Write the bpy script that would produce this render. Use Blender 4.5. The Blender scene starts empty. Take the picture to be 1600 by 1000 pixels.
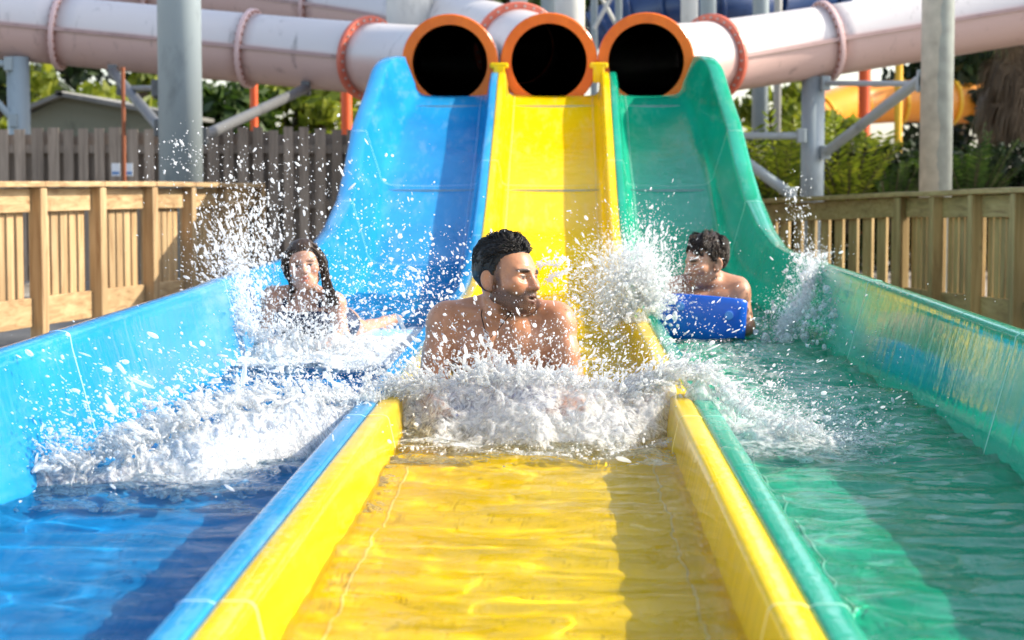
import bpy, math, random
import numpy as np
from mathutils import Vector, Matrix
R = math.radians
rng = np.random.default_rng(7)
random.seed(7)
scene = bpy.context.scene
COL = scene.collection
F = 3111.0                       # focal length in photo pixels (70 mm on a 36 mm wide frame)
CAMZ = 0.79

# ------------------------------------------------------------------ camera
cam = bpy.data.cameras.new('camera')
cam.lens = 70.0; cam.sensor_width = 36.0; cam.clip_start = 0.05; cam.clip_end = 2000
camo = bpy.data.objects.new('camera', cam); COL.objects.link(camo)
camo.location = (0, 0, CAMZ)
camo.rotation_euler = (R(90) - math.atan(232.5 / F), 0, math.atan(79 / F))
cam.dof.use_dof = True; cam.dof.focus_distance = 6.3; cam.dof.aperture_fstop = 5.0
scene.camera = camo
CM = camo.rotation_euler.to_matrix()

def at(u, v, Y):
    """world point on the plane y = Y that the photo shows near (u, v)"""
    d = CM @ Vector(((u - 800) / F, (500 - v) / F, -1))
    t = Y / d.y
    return Vector((d.x * t, Y, CAMZ + d.z * t))

# ------------------------------------------------------------------ object helpers
def tag(o, label=None, cat=None, group=None, kind=None):
    if label: o['label'] = label
    if cat: o['category'] = cat
    if group: o['group'] = group
    if kind: o['kind'] = kind
    return o

def thing(name, label, cat, loc=(0, 0, 0), group=None):
    o = bpy.data.objects.new(name, None); COL.objects.link(o)
    o.location = loc; o.empty_display_size = 0.1
    return tag(o, label, cat, group)

def mk(name, V, Fc, mat=None, parent=None, smooth=True, midx=None):
    """mesh object from world-space vertices; faces an (n,k) array or a list of index lists"""
    V = np.asarray(V, dtype=np.float32)
    me = bpy.data.meshes.new(name)
    if isinstance(Fc, np.ndarray):
        n, k = Fc.shape
        me.vertices.add(len(V)); me.vertices.foreach_set('co', V.ravel())
        me.loops.add(n * k); me.loops.foreach_set('vertex_index', Fc.astype(np.int32).ravel())
        me.polygons.add(n)
        me.polygons.foreach_set('loop_start', np.arange(0, n * k, k, dtype=np.int32))
        me.polygons.foreach_set('loop_total', np.full(n, k, dtype=np.int32))
        me.update(calc_edges=True); me.validate()
    else:
        me.from_pydata([tuple(map(float, p)) for p in V], [], Fc); me.update()
    mats = mat if isinstance(mat, (list, tuple)) else [mat]
    for m in mats:
        if m: me.materials.append(m)
    if midx is not None: me.polygons.foreach_set('material_index', np.asarray(midx, dtype=np.int32))
    me.polygons.foreach_set('use_smooth', np.full(len(me.polygons), bool(smooth)))
    o = bpy.data.objects.new(name, me); COL.objects.link(o)
    if parent is not None:
        o.parent = parent
        w = Vector((0, 0, 0)); p = parent
        while p is not None:
            w += p.location; p = p.parent
        for_v = np.asarray(w, dtype=np.float32)
        V2 = V - for_v
        me.vertices.foreach_set('co', V2.ravel()); me.update()
    return o

class MB:
    """collects simple solids into one mesh"""
    def __init__(s): s.V = []; s.F = []
    def add(s, V, F):
        n = len(s.V); s.V += [tuple(p) for p in V]; s.F += [[i + n for i in f] for f in F]; return s
    def box(s, c, size, M=None, bev=0.0):
        hx, hy, hz = [q / 2 for q in size]
        c = Vector(c)
        if bev <= 0:
            P = [Vector((x, y, z)) for x in (-hx, hx) for y in (-hy, hy) for z in (-hz, hz)]
            Fs = [[0, 1, 3, 2], [4, 6, 7, 5], [0, 4, 5, 1], [2, 3, 7, 6], [0, 2, 6, 4], [1, 5, 7, 3]]
        else:
            P = []; b = bev
            for x in (-1, 1):
                for y in (-1, 1):
                    for z in (-1, 1):
                        P += [Vector((x * hx, y * (hy - b), z * (hz - b))), Vector((x * (hx - b), y * hy, z * (hz - b))), Vector((x * (hx - b), y * (hy - b), z * hz))]
            def I(x, y, z, k): return ((x > 0) * 4 + (y > 0) * 2 + (z > 0)) * 3 + k
            Fs = []
            for sgn in (-1, 1):
                Fs.append([I(sgn, y, z, 0) for y, z in ((-1, -1), (1, -1), (1, 1), (-1, 1))][::sgn])
                Fs.append([I(x, sgn, z, 1) for x, z in ((-1, -1), (-1, 1), (1, 1), (1, -1))][::sgn])
                Fs.append([I(x, y, sgn, 2) for x, y in ((-1, -1), (1, -1), (1, 1), (-1, 1))][::sgn])
            for a in (-1, 1):
                for b2 in (-1, 1):
                    Fs.append([I(-1, a, b2, 1), I(1, a, b2, 1), I(1, a, b2, 2), I(-1, a, b2, 2)][::a * b2])
                    Fs.append([I(a, -1, b2, 0), I(a, 1, b2, 0), I(a, 1, b2, 2), I(a, -1, b2, 2)][::-a * b2])
                    Fs.append([I(a, b2, -1, 0), I(a, b2, 1, 0), I(a, b2, 1, 1), I(a, b2, -1, 1)][::a * b2])
            for x in (-1, 1):
                for y in (-1, 1):
                    for z in (-1, 1):
                        Fs.append([I(x, y, z, k) for k in (0, 1, 2)][::x * y * z])
        if M is not None: P = [M @ p for p in P]
        return s.add([c + p for p in P], Fs)
    def bar(s, a, b, w, h=None, up=(0, 0, 1), bev=0.0):
        """rectangular bar from a to b"""
        a = Vector(a); b = Vector(b); d = (b - a); L = d.length; d.normalize()
        x = d; y = Vector(up).cross(x); y.normalize(); z = x.cross(y)
        M = Matrix((x, y, z)).transposed()
        return s.box((a + b) / 2, (L, w, h or w), M, bev)
    def tube(s, pts, r, n=16, cap=True):
        pts = [Vector(p) for p in pts]; rr = r if isinstance(r, (list, tuple)) else [r] * len(pts)
        V = []; Fs = []; T = []
        for i in range(len(pts)):
            a = pts[max(i - 1, 0)]; b = pts[min(i + 1, len(pts) - 1)]; T.append((b - a).normalized())
        up = Vector((0, 0, 1)) if abs(T[0].z) < .9 else Vector((1, 0, 0))
        x = T[0].cross(up).normalized()
        for i, p in enumerate(pts):
            x = (x - T[i] * x.dot(T[i])).normalized(); y = T[i].cross(x)
            for k in range(n):
                a = 2 * math.pi * k / n; V.append(p + (x * math.cos(a) + y * math.sin(a)) * rr[i])
        for i in range(len(pts) - 1):
            for k in range(n):
                k2 = (k + 1) % n; Fs.append([i * n + k, i * n + k2, (i + 1) * n + k2, (i + 1) * n + k])
        if cap: Fs.append(list(range(n))[::-1]); Fs.append([(len(pts) - 1) * n + k for k in range(n)])
        return s.add(V, Fs)
    def build(s, name, mat, parent=None, smooth=False):
        return mk(name, s.V, s.F, mat, parent, smooth)

# ------------------------------------------------------------------ noise
def _h(i, j, k, seed):
    n = (i * 374761393 + j * 668265263 + k * 1274126177 + seed * 974634777) & 0xffffffff
    n = ((n ^ (n >> 13)) * 1274126177) & 0xffffffff
    return ((n ^ (n >> 16)) & 0xffff) / 32767.5 - 1.0
def vnoise(x, y, z, seed=0):
    x = np.asarray(x, dtype=np.float64); y = np.asarray(y, dtype=np.float64); z = np.asarray(z, dtype=np.float64)
    x, y, z = np.broadcast_arrays(x, y, z)
    i = np.floor(x).astype(np.int64); j = np.floor(y).astype(np.int64); k = np.floor(z).astype(np.int64)
    fx = x - i; fy = y - j; fz = z - k
    fx = fx * fx * (3 - 2 * fx); fy = fy * fy * (3 - 2 * fy); fz = fz * fz * (3 - 2 * fz)
    r = 0
    for a in (0, 1):
        for b in (0, 1):
            for c in (0, 1):
                w = (fx if a else 1 - fx) * (fy if b else 1 - fy) * (fz if c else 1 - fz)
                r = r + w * _h(i + a, j + b, k + c, seed)
    return r
def fbm(x, y, z, oct=4, seed=0, gain=.5):
    r = 0; a = 1.0
    for o in range(oct):
        r = r + a * vnoise(x, y, z, seed + o * 17); x = x * 2.03 + 3.1; y = y * 2.03 + 1.7; z = z * 2.03 + 5.3; a *= gain
    return r

# ------------------------------------------------------------------ materials
def new_mat(name):
    m = bpy.data.materials.new(name); m.use_nodes = True
    nt = m.node_tree; b = nt.nodes['Principled BSDF']
    return m, nt, b
def N(nt, typ, **kw):
    n = nt.nodes.new(typ)
    for k, v in kw.items():
        if k.startswith('i_'):
            key = k[2:]; key = int(key) if key.isdigit() else key.replace('_', ' ')
            n.inputs[key].default_value = v
        else: setattr(n, k, v)
    return n
def ramp(nt, stops):
    r = N(nt, 'ShaderNodeValToRGB'); e = r.color_ramp.elements
    e[0].position, e[0].color = stops[0][0], (*stops[0][1], 1)
    e[1].position, e[1].color = stops[-1][0], (*stops[-1][1], 1)
    for p, c in stops[1:-1]:
        q = e.new(p); q.color = (*c, 1)
    return r
def coords(nt, scale=(1, 1, 1), kind='Object'):
    t = N(nt, 'ShaderNodeTexCoord'); mp = N(nt, 'ShaderNodeMapping'); mp.inputs['Scale'].default_value = scale
    nt.links.new(t.outputs[kind], mp.inputs['Vector']); return mp.outputs['Vector']
def sp(m, **kw):
    b = m.node_tree.nodes['Principled BSDF']
    for k, v in kw.items(): b.inputs[k.replace('_', ' ')].default_value = v

def gelcoat(name, c1, c2, rough=.05, spec=.16):
    m, nt, b = new_mat(name); L = nt.links.new
    n = N(nt, 'ShaderNodeTexNoise', i_Scale=1.6, i_Detail=5, i_Roughness=.6); L(coords(nt, (1, .5, 1)), n.inputs['Vector'])
    r = ramp(nt, [(.35, c1), (.65, c2)]); L(n.outputs['Fac'], r.inputs['Fac'])
    # chalky scale and scuffs drawn out along the run
    n5 = N(nt, 'ShaderNodeTexNoise', i_Scale=2.2, i_Detail=8, i_Roughness=.72); L(coords(nt, (6, .7, 3)), n5.inputs['Vector'])
    m5 = N(nt, 'ShaderNodeMapRange', i_1=.52, i_2=.74, i_3=0, i_4=.16); L(n5.outputs['Fac'], m5.inputs[0])
    x5 = N(nt, 'ShaderNodeMix', data_type='RGBA'); x5.inputs[7].default_value = (.75, .75, .66, 1); L(m5.outputs[0], x5.inputs[0]); L(r.outputs['Color'], x5.inputs[6])
    L(x5.outputs[2], b.inputs['Base Color'])
    n2 = N(nt, 'ShaderNodeTexNoise', i_Scale=5, i_Detail=3, i_Distortion=.6); L(coords(nt, (2.5, 2.5, .5)), n2.inputs['Vector'])
    n3 = N(nt, 'ShaderNodeTexNoise', i_Scale=60, i_Detail=2); L(coords(nt, (1, 1, .35)), n3.inputs['Vector'])
    ad = N(nt, 'ShaderNodeMath', operation='MULTIPLY_ADD', i_1=.12); L(n3.outputs['Fac'], ad.inputs[0]); L(n2.outputs['Fac'], ad.inputs[2])
    bp = N(nt, 'ShaderNodeBump', i_Strength=.13, i_Distance=.02); L(ad.outputs[0], bp.inputs['Height'])
    L(bp.outputs['Normal'], b.inputs['Normal'])
    rr = N(nt, 'ShaderNodeMapRange', i_3=rough * .5, i_4=rough * 2.4); L(n2.outputs['Fac'], rr.inputs[0]); L(rr.outputs[0], b.inputs['Roughness'])
    sp(m, IOR=1.45, Specular_IOR_Level=spec)
    t = N(nt, 'ShaderNodeBsdfTranslucent'); L(r.outputs['Color'], t.inputs['Color']); mx = N(nt, 'ShaderNodeMixShader', i_0=.16)
    L(b.outputs[0], mx.inputs[1]); L(t.outputs[0], mx.inputs[2]); L(mx.outputs[0], nt.nodes['Material Output'].inputs['Surface'])
    return m
def wood(name, dark, mid, light, scale=1.0, axis='z', rough=.65):
    m, nt, b = new_mat(name); L = nt.links.new
    s = {'z': (14, 14, .9), 'x': (.9, 14, 14), 'y': (14, .9, 14)}[axis]
    oi = N(nt, 'ShaderNodeObjectInfo')
    v = coords(nt, tuple(q * scale for q in s), 'Object')
    ad = N(nt, 'ShaderNodeVectorMath', operation='ADD'); L(v, ad.inputs[0]); L(oi.outputs['Location'], ad.inputs[1])
    n = N(nt, 'ShaderNodeTexNoise', i_Scale=1.7, i_Detail=7, i_Roughness=.62, i_Distortion=.8); L(ad.outputs[0], n.inputs['Vector'])
    r = ramp(nt, [(.28, dark), (.5, mid), (.75, light)]); L(n.outputs['Fac'], r.inputs['Fac'])
    n2 = N(nt, 'ShaderNodeTexNoise', i_Scale=.8, i_Detail=4); L(coords(nt), n2.inputs['Vector'])
    mr0 = N(nt, 'ShaderNodeMapRange', i_1=.3, i_2=.7, i_3=.72, i_4=1.15); L(n2.outputs['Fac'], mr0.inputs[0])
    gi = N(nt, 'ShaderNodeNewGeometry'); mi = N(nt, 'ShaderNodeMapRange', i_3=.72, i_4=1.14); L(gi.outputs['Random Per Island'], mi.inputs[0])
    mr = N(nt, 'ShaderNodeMath', operation='MULTIPLY'); L(mr0.outputs[0], mr.inputs[0]); L(mi.outputs[0], mr.inputs[1])
    mx = N(nt, 'ShaderNodeVectorMath', operation='SCALE'); L(r.outputs['Color'], mx.inputs[0]); L(mr.outputs[0], mx.inputs['Scale'])
    # knots
    vo = N(nt, 'ShaderNodeTexVoronoi', i_Scale=3.0); L(coords(nt, (1, 1, .7)), vo.inputs['Vector'])
    kr = N(nt, 'ShaderNodeMapRange', i_1=.03, i_2=.075, i_3=.45, i_4=1.0); L(vo.outputs['Distance'], kr.inputs[0])
    mk2 = N(nt, 'ShaderNodeVectorMath', operation='SCALE'); L(mx.outputs[0], mk2.inputs[0]); L(kr.outputs[0], mk2.inputs['Scale'])
    L(mk2.outputs[0], b.inputs['Base Color'])
    bp = N(nt, 'ShaderNodeBump', i_Strength=.35, i_Distance=.004); L(n.outputs['Fac'], bp.inputs['Height']); L(bp.outputs['Normal'], b.inputs['Normal'])
    sp(m, Roughness=rough); return m
def paint(name, c, c2=None, rough=.4, grime=.5, scale=3.0, metallic=0.0):
    m, nt, b = new_mat(name); L = nt.links.new
    c2 = c2 or tuple(q * .6 for q in c)
    n = N(nt, 'ShaderNodeTexNoise', i_Scale=scale, i_Detail=7, i_Roughness=.65); L(coords(nt, (1, 1, .45)), n.inputs['Vector'])
    r = ramp(nt, [(.32, c2), (.32 + .3 * grime, c)]); L(n.outputs['Fac'], r.inputs['Fac']); L(r.outputs['Color'], b.inputs['Base Color'])
    bp = N(nt, 'ShaderNodeBump', i_Strength=.08, i_Distance=.01); L(n.outputs['Fac'], bp.inputs['Height']); L(bp.outputs['Normal'], b.inputs['Normal'])
    sp(m, Roughness=rough, Metallic=metallic); return m
def leafmat(name, c1, c2, c3, trans=.35):
    m, nt, b = new_mat(name); L = nt.links.new
    oi = N(nt, 'ShaderNodeNewGeometry'); n = N(nt, 'ShaderNodeTexNoise', i_Scale=1.1, i_Detail=3)
    L(coords(nt), n.inputs['Vector'])
    a = N(nt, 'ShaderNodeMath', operation='MULTIPLY_ADD', i_1=.45); L(oi.outputs['Random Per Island'], a.inputs[0])
    s = N(nt, 'ShaderNodeMath', operation='MULTIPLY', i_1=.75); L(n.outputs['Fac'], s.inputs[0]); L(s.outputs[0], a.inputs[2])
    r = ramp(nt, [(.25, c1), (.55, c2), (.85, c3)]); L(a.outputs[0], r.inputs['Fac'])
    L(r.outputs['Color'], b.inputs['Base Color']); sp(m, Roughness=.55)
    tr = N(nt, 'ShaderNodeBsdfTranslucent'); L(r.outputs['Color'], tr.inputs['Color'])
    mx = N(nt, 'ShaderNodeMixShader', i_0=trans); L(b.outputs[0], mx.inputs[1]); L(tr.outputs[0], mx.inputs[2])
    L(mx.outputs[0], nt.nodes['Material Output'].inputs['Surface']); return m

M = {}
M['blue'] = gelcoat('blue_gelcoat', (.012, .235, .53), (.024, .315, .63))
M['yellow'] = gelcoat('yellow_gelcoat', (.88, .57, .004), (.94, .66, .008))
M['green'] = gelcoat('green_gelcoat', (.006, .345, .20), (.012, .43, .27), .04, .30)
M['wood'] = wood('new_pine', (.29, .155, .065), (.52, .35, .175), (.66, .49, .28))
M['woodgreen'] = wood('shaded_pine', (.23, .14, .05), (.43, .295, .115), (.56, .41, .19))  # darker, greener pine: the right railing's shade is mixed into the colour
M['woodshadex'] = wood('shaded_pine_boards', (.23, .14, .05), (.43, .295, .115), (.56, .41, .19), axis='y')
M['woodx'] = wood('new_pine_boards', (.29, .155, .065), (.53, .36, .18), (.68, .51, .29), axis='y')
M['greywood'] = wood('weathered_wood', (.17, .128, .095), (.31, .245, .19), (.43, .35, .28))
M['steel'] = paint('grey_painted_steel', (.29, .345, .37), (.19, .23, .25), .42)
M['steelold'] = paint('weathered_grey_steel', (.42, .42, .40), (.20, .20, .19), .55, .35, 5)
def peeled():
    m, nt, b = new_mat('peeling_grey_paint'); L = nt.links.new
    t = N(nt, 'ShaderNodeTexCoord'); sx = N(nt, 'ShaderNodeSeparateXYZ'); L(t.outputs['Object'], sx.inputs[0])
    n = N(nt, 'ShaderNodeTexNoise', i_Scale=2.6, i_Detail=6, i_Roughness=.6); L(t.outputs['Object'], n.inputs['Vector'])
    a = N(nt, 'ShaderNodeMath', operation='MULTIPLY_ADD', i_1=.16); L(n.outputs['Fac'], a.inputs[0]); L(sx.outputs[0], a.inputs[2])
    r = ramp(nt, [(.072, (.44, .42, .36)), (.076, (.30, .33, .31))]); L(a.outputs[0], r.inputs['Fac'])
    n2 = N(nt, 'ShaderNodeTexNoise', i_Scale=7, i_Detail=6); L(t.outputs['Object'], n2.inputs['Vector']); mr = N(nt, 'ShaderNodeMapRange', i_1=.3, i_2=.7, i_3=.75, i_4=1.1); L(n2.outputs['Fac'], mr.inputs[0])
    sc = N(nt, 'ShaderNodeVectorMath', operation='SCALE'); L(r.outputs['Color'], sc.inputs[0]); L(mr.outputs[0], sc.inputs['Scale']); L(sc.outputs[0], b.inputs['Base Color']); sp(m, Roughness=.55); return m
M['steelpeel'] = peeled()
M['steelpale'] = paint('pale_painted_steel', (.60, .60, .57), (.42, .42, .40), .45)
M['steeldark'] = paint('dark_steel', (.12, .125, .13), None, .5)
M['orange'] = paint('orange_gelcoat', (.80, .155, .005), (.62, .10, .004), .25, .8)
M['redor'] = paint('faded_red_gelcoat', (.62, .15, .09), (.48, .11, .07), .4, .8)
M['inner'] = paint('unlit_tube_inside', (.012, .009, .008), None, .35)  # near-black colour stands in for the unlit inside of the tubes
M['navy'] = paint('navy_gelcoat', (.008, .035, .12), None, .3)
M['amber'] = paint('amber_gelcoat', (.75, .28, .03), (.6, .2, .02), .35)
M['post_y'] = paint('yellow_paint', (.75, .42, .02), None, .45)
M['post_r'] = paint('red_orange_paint', (.70, .10, .02), None, .45)
M['rust'] = paint('rusty_paint', (.30, .09, .035), None, .7)
M['sign'] = paint('white_sign', (.75, .76, .78), (.6, .65, .7), .5)
M['signblue'] = paint('blue_print', (.12, .25, .5), None, .5)
M['shedwall'] = paint('green_grey_siding', (.20, .21, .16), None, .7)
M['shedroof'] = paint('grey_roofing', (.20, .20, .19), None, .8)
M['bark'] = wood('bark', (.05, .035, .022), (.10, .07, .045), (.16, .12, .08), rough=.9)
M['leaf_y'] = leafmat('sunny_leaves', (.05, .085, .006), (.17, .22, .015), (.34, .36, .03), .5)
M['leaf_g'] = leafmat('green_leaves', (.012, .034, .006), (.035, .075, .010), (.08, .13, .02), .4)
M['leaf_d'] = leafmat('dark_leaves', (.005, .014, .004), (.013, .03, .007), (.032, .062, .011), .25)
M['dead'] = leafmat('dry_fronds', (.08, .05, .025), (.15, .10, .055), (.22, .15, .09), .2)
M['palm'] = leafmat('palm_fronds', (.02, .045, .012), (.045, .08, .02), (.09, .13, .03), .3)

def pinkmat():
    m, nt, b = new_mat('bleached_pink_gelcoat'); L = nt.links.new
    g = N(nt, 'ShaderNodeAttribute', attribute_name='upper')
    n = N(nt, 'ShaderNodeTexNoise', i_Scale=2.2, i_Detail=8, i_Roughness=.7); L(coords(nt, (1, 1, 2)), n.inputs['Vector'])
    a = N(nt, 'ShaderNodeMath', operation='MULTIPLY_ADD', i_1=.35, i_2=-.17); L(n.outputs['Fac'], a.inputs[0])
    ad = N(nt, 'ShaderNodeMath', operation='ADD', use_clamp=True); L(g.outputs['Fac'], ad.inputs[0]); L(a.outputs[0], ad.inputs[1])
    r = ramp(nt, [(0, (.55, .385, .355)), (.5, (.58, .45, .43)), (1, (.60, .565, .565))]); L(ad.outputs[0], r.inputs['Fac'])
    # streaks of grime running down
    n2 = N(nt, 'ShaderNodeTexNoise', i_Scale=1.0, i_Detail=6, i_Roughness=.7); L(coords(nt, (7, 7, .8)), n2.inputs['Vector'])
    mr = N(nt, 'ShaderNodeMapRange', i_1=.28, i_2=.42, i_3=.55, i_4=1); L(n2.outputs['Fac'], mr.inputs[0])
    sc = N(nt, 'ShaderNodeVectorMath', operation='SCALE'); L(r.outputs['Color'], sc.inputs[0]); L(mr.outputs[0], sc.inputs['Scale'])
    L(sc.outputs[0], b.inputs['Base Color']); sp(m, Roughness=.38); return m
M['pink'] = pinkmat()

def groundmat():
    m, nt, b = new_mat('concrete_ground'); L = nt.links.new
    n = N(nt, 'ShaderNodeTexNoise', i_Scale=.6, i_Detail=9, i_Roughness=.65); L(coords(nt), n.inputs['Vector'])
    r = ramp(nt, [(.3, (.16, .14, .11)), (.5, (.26, .23, .19)), (.7, (.34, .31, .26))]); L(n.outputs['Fac'], r.inputs['Fac'])
    L(r.outputs['Color'], b.inputs['Base Color']); sp(m, Roughness=.85); return m
M['ground'] = groundmat()

def watermat(name, tint, bumpscale, strength, ior=1.14):
    m, nt, b = new_mat(name); L = nt.links.new
    nt.nodes.remove(b)
    n = N(nt, 'ShaderNodeTexNoise', i_Scale=bumpscale, i_Detail=4, i_Roughness=.55, i_Distortion=.8); L(coords(nt, (1, 1.3, 1)), n.inputs['Vector'])
    bp = N(nt, 'ShaderNodeBump', i_Strength=strength, i_Distance=.02); L(n.outputs['Fac'], bp.inputs['Height'])
    tr = N(nt, 'ShaderNodeBsdfRefraction', i_Color=(*tint, 1), i_IOR=1.33, i_Roughness=0.0)
    gl = N(nt, 'ShaderNodeBsdfGlossy', i_Roughness=.02, i_Color=(1, 1, 1, 1)); L(bp.outputs['Normal'], gl.inputs['Normal'])
    fr = N(nt, 'ShaderNodeFresnel', i_IOR=ior); L(bp.outputs['Normal'], fr.inputs['Normal'])
    mx = N(nt, 'ShaderNodeMixShader'); fm = N(nt, 'ShaderNodeMath', operation='MULTIPLY', i_1=.6); L(fr.outputs[0], fm.inputs[0]); L(fm.outputs[0], mx.inputs[0]); L(tr.outputs[0], mx.inputs[1]); L(gl.outputs[0], mx.inputs[2])
    out = mx
    # aerated patches carried in the water (bubbles), per-vertex density
    at_ = N(nt, 'ShaderNodeAttribute', attribute_name='foam')
    n4 = N(nt, 'ShaderNodeTexNoise', i_Scale=34, i_Detail=6, i_Roughness=.7, i_Distortion=1.5); L(coords(nt), n4.inputs['Vector'])
    ad = N(nt, 'ShaderNodeMath', operation='ADD'); L(at_.outputs['Fac'], ad.inputs[0]); L(n4.outputs['Fac'], ad.inputs[1])
    mr = N(nt, 'ShaderNodeMapRange', i_1=.86, i_2=1.36, i_3=0, i_4=.9); L(ad.outputs[0], mr.inputs[0])
    df = N(nt, 'ShaderNodeBsdfDiffuse', i_Color=(.82, .86, .86, 1))
    mx2 = N(nt, 'ShaderNodeMixShader'); L(mr.outputs[0], mx2.inputs[0]); L(out.outputs[0], mx2.inputs[1]); L(df.outputs[0], mx2.inputs[2])
    L(mx2.outputs[0], nt.nodes['Material Output'].inputs['Surface']); return m

# ------------------------------------------------------------------ light
SUN = Vector((1.0, .10, .70)).normalized()
w = bpy.data.worlds.new('World'); scene.world = w; w.use_nodes = True
nt = w.node_tree; bg = nt.nodes['Background']
sky = nt.nodes.new('ShaderNodeTexSky'); sky.sky_type = 'NISHITA'; sky.sun_disc = False
sky.sun_elevation = math.asin(SUN.z); sky.sun_rotation = math.atan2(SUN.x, SUN.y)
sky.air_density = 1.0; sky.dust_density = 1.6; sky.ozone_density = 1.0
hs = nt.nodes.new('ShaderNodeHueSaturation'); hs.inputs['Saturation'].default_value = .75   # hazy, whitish sky
nt.links.new(sky.outputs[0], hs.inputs['Color']); nt.links.new(hs.outputs[0], bg.inputs['Color']); bg.inputs['Strength'].default_value = .15
sl = bpy.data.lights.new('sun', 'SUN'); sl.energy = 3.1; sl.angle = R(.5); sl.color = (1, .90, .74)
so = bpy.data.objects.new('sun', sl); COL.objects.link(so)
so.rotation_euler = SUN.to_track_quat('Z', 'Y').to_euler()
scene.view_settings.view_transform = 'Standard'; scene.view_settings.look = 'None'
scene.view_settings.exposure = 1.30; scene.view_settings.gamma = 1
scene.render.engine = 'CYCLES'
scene.cycles.use_denoising = True
scene.cycles.max_bounces = 10; scene.cycles.transparent_max_bounces = 24
scene.cycles.caustics_reflective = False; scene.cycles.caustics_refractive = True; sl.cycles.is_caustics_light = True
scene.cycles.sample_clamp_indirect = 6

# ------------------------------------------------------------------ ground
GZ = -.40
mk('ground', [(-300, -80, GZ), (300, -80, GZ), (300, 700, GZ), (-300, 700, GZ)], [[0, 1, 2, 3]], M['ground'])['kind'] = 'structure'

# ------------------------------------------------------------------ the three slides
XL, XR = -.557, .395              # seams between the lanes
_ky = np.array([-3, 11.2, 11.8, 12.7, 13.7, 14.4, 15.3, 16.2, 16.9, 17.25, 17.6, 18.5])
_kz = np.array([.10, .10, .115, .20, .37, .58, .91, 1.24, 1.54, 1.64, 1.68, 1.70])
_fy = np.linspace(-3, 18.5, 2151); _fz = np.interp(_fy, _ky, _kz)
_kk = np.exp(-np.linspace(-2.5, 2.5, 61) ** 2); _kk /= _kk.sum()
_fz = np.convolve(np.pad(_fz, 30, mode='edge'), _kk, 'valid')
def zr(Y): return np.interp(Y, _fy, _fz)
def lipL(Y): return np.interp(Y, [0, 7.5, 8.5, 11.8, 13.7, 15.3, 16.6, 17.3], [-1.40, -1.40, -1.42, -1.42, -1.43, -1.49, -1.46, -1.36])
def lipR(Y): return np.interp(Y, [0, 9, 11.8, 15.4, 16.6, 17.3], [1.28, 1.27, 1.24, 1.24, 1.20, 1.12])
WALL = .235
def arc(cx, cz, r, a0, a1, n=5):
    return [(cx + r * math.cos(R(a0 + (a1 - a0) * i / (n - 1))), cz + r * math.sin(R(a0 + (a1 - a0) * i / (n - 1)))) for i in range(n)]
def prof_yellow(Y):
    # (x, dz) from the left seam to the right seam, dz measured from the ridge top
    l = [(XL + .001, -.05), (XL + .002, -.004), (XL + .012, 0.0)] + arc(XL + .048, -.018, .018, 90, 10, 5) + [(XL + .082, -.09)] + arc(XL + .135, -.15, .05, 190, 265, 6)
    r = [(XL + XR - x, z) for x, z in reversed(l)]
    mid = [(XL + .2 + (XR - XL - .4) * i / 6, -.203 - .006 * math.sin(math.pi * i / 6)) for i in range(7)]
    return l + mid + r
def ridge_in(xs, sgn):
    l = [(.001, -.05), (.002, -.004), (.012, 0)] + arc(.048, -.018, .018, 90, 10, 5) + [(.082, -.09)] + arc(.135, -.15, .05, 190, 265, 6)
    return [(xs + sgn * x, z) for x, z in l]
def prof_outer(xl, xs, sgn, Y):
    """outer lane from the seam xs out to the rim at xl; sgn = +1 when the rim lies at larger x"""
    W = WALL; flare = float(np.interp(Y, [11, 13.5], [.055, .11]))
    end = float(np.interp(Y, [16.75, 17.3], [0, .10]))
    a = ridge_in(xs, sgn)
    x1 = xl - sgn * .085
    mid = [(xs + sgn * .2 + (x1 - sgn * .12 - xs - sgn * .2) * i / 6, -.203 - .006 * math.sin(math.pi * i / 6)) for i in range(7)]
    b = [(x1 - sgn * (.10 - .1 * math.sin(t)), -.10 - .1 * math.cos(t)) for t in [R(15 * i) for i in range(1, 7)]]
    h = W - end
    b += [(x1 + sgn * .085 * f, -.10 + (h + .085) * f) for f in (.3, .6, .9)]
    b += [(xl - sgn * .002, h - .008), (xl + sgn * .010, h + .001), (xl + sgn * flare * .6, h + .004), (xl + sgn * flare, h), (xl + sgn * (flare + .012), h - .012), (xl + sgn * (flare + .012), h - .075), (xl + sgn * (flare - .01), h - .078)]
    b += [(xl + sgn * .02, h - .10), (xl - sgn * .03, -.22)]
    return a + mid + b
def sweep(prof, Ys, closed=False):
    V = []; n = None
    for Y in Ys:
        p = prof(Y); n = len(p); z = float(zr(Y))
        dz = float(zr(Y + .02) - zr(Y - .02)) / .04
        nl = math.hypot(1, dz)
        for x, d in p: V.append((x, Y - d * dz / nl, z + d / nl))
    Fs = [[i * n + j, (i + 1) * n + j, (i + 1) * n + j + 1, i * n + j + 1] for i in range(len(Ys) - 1) for j in range(n - 1)]
    return np.array(V), np.array(Fs), n
YS = list(np.arange(-2, 10.6, .3)) + list(np.arange(10.8, 17.31, .1))
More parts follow.
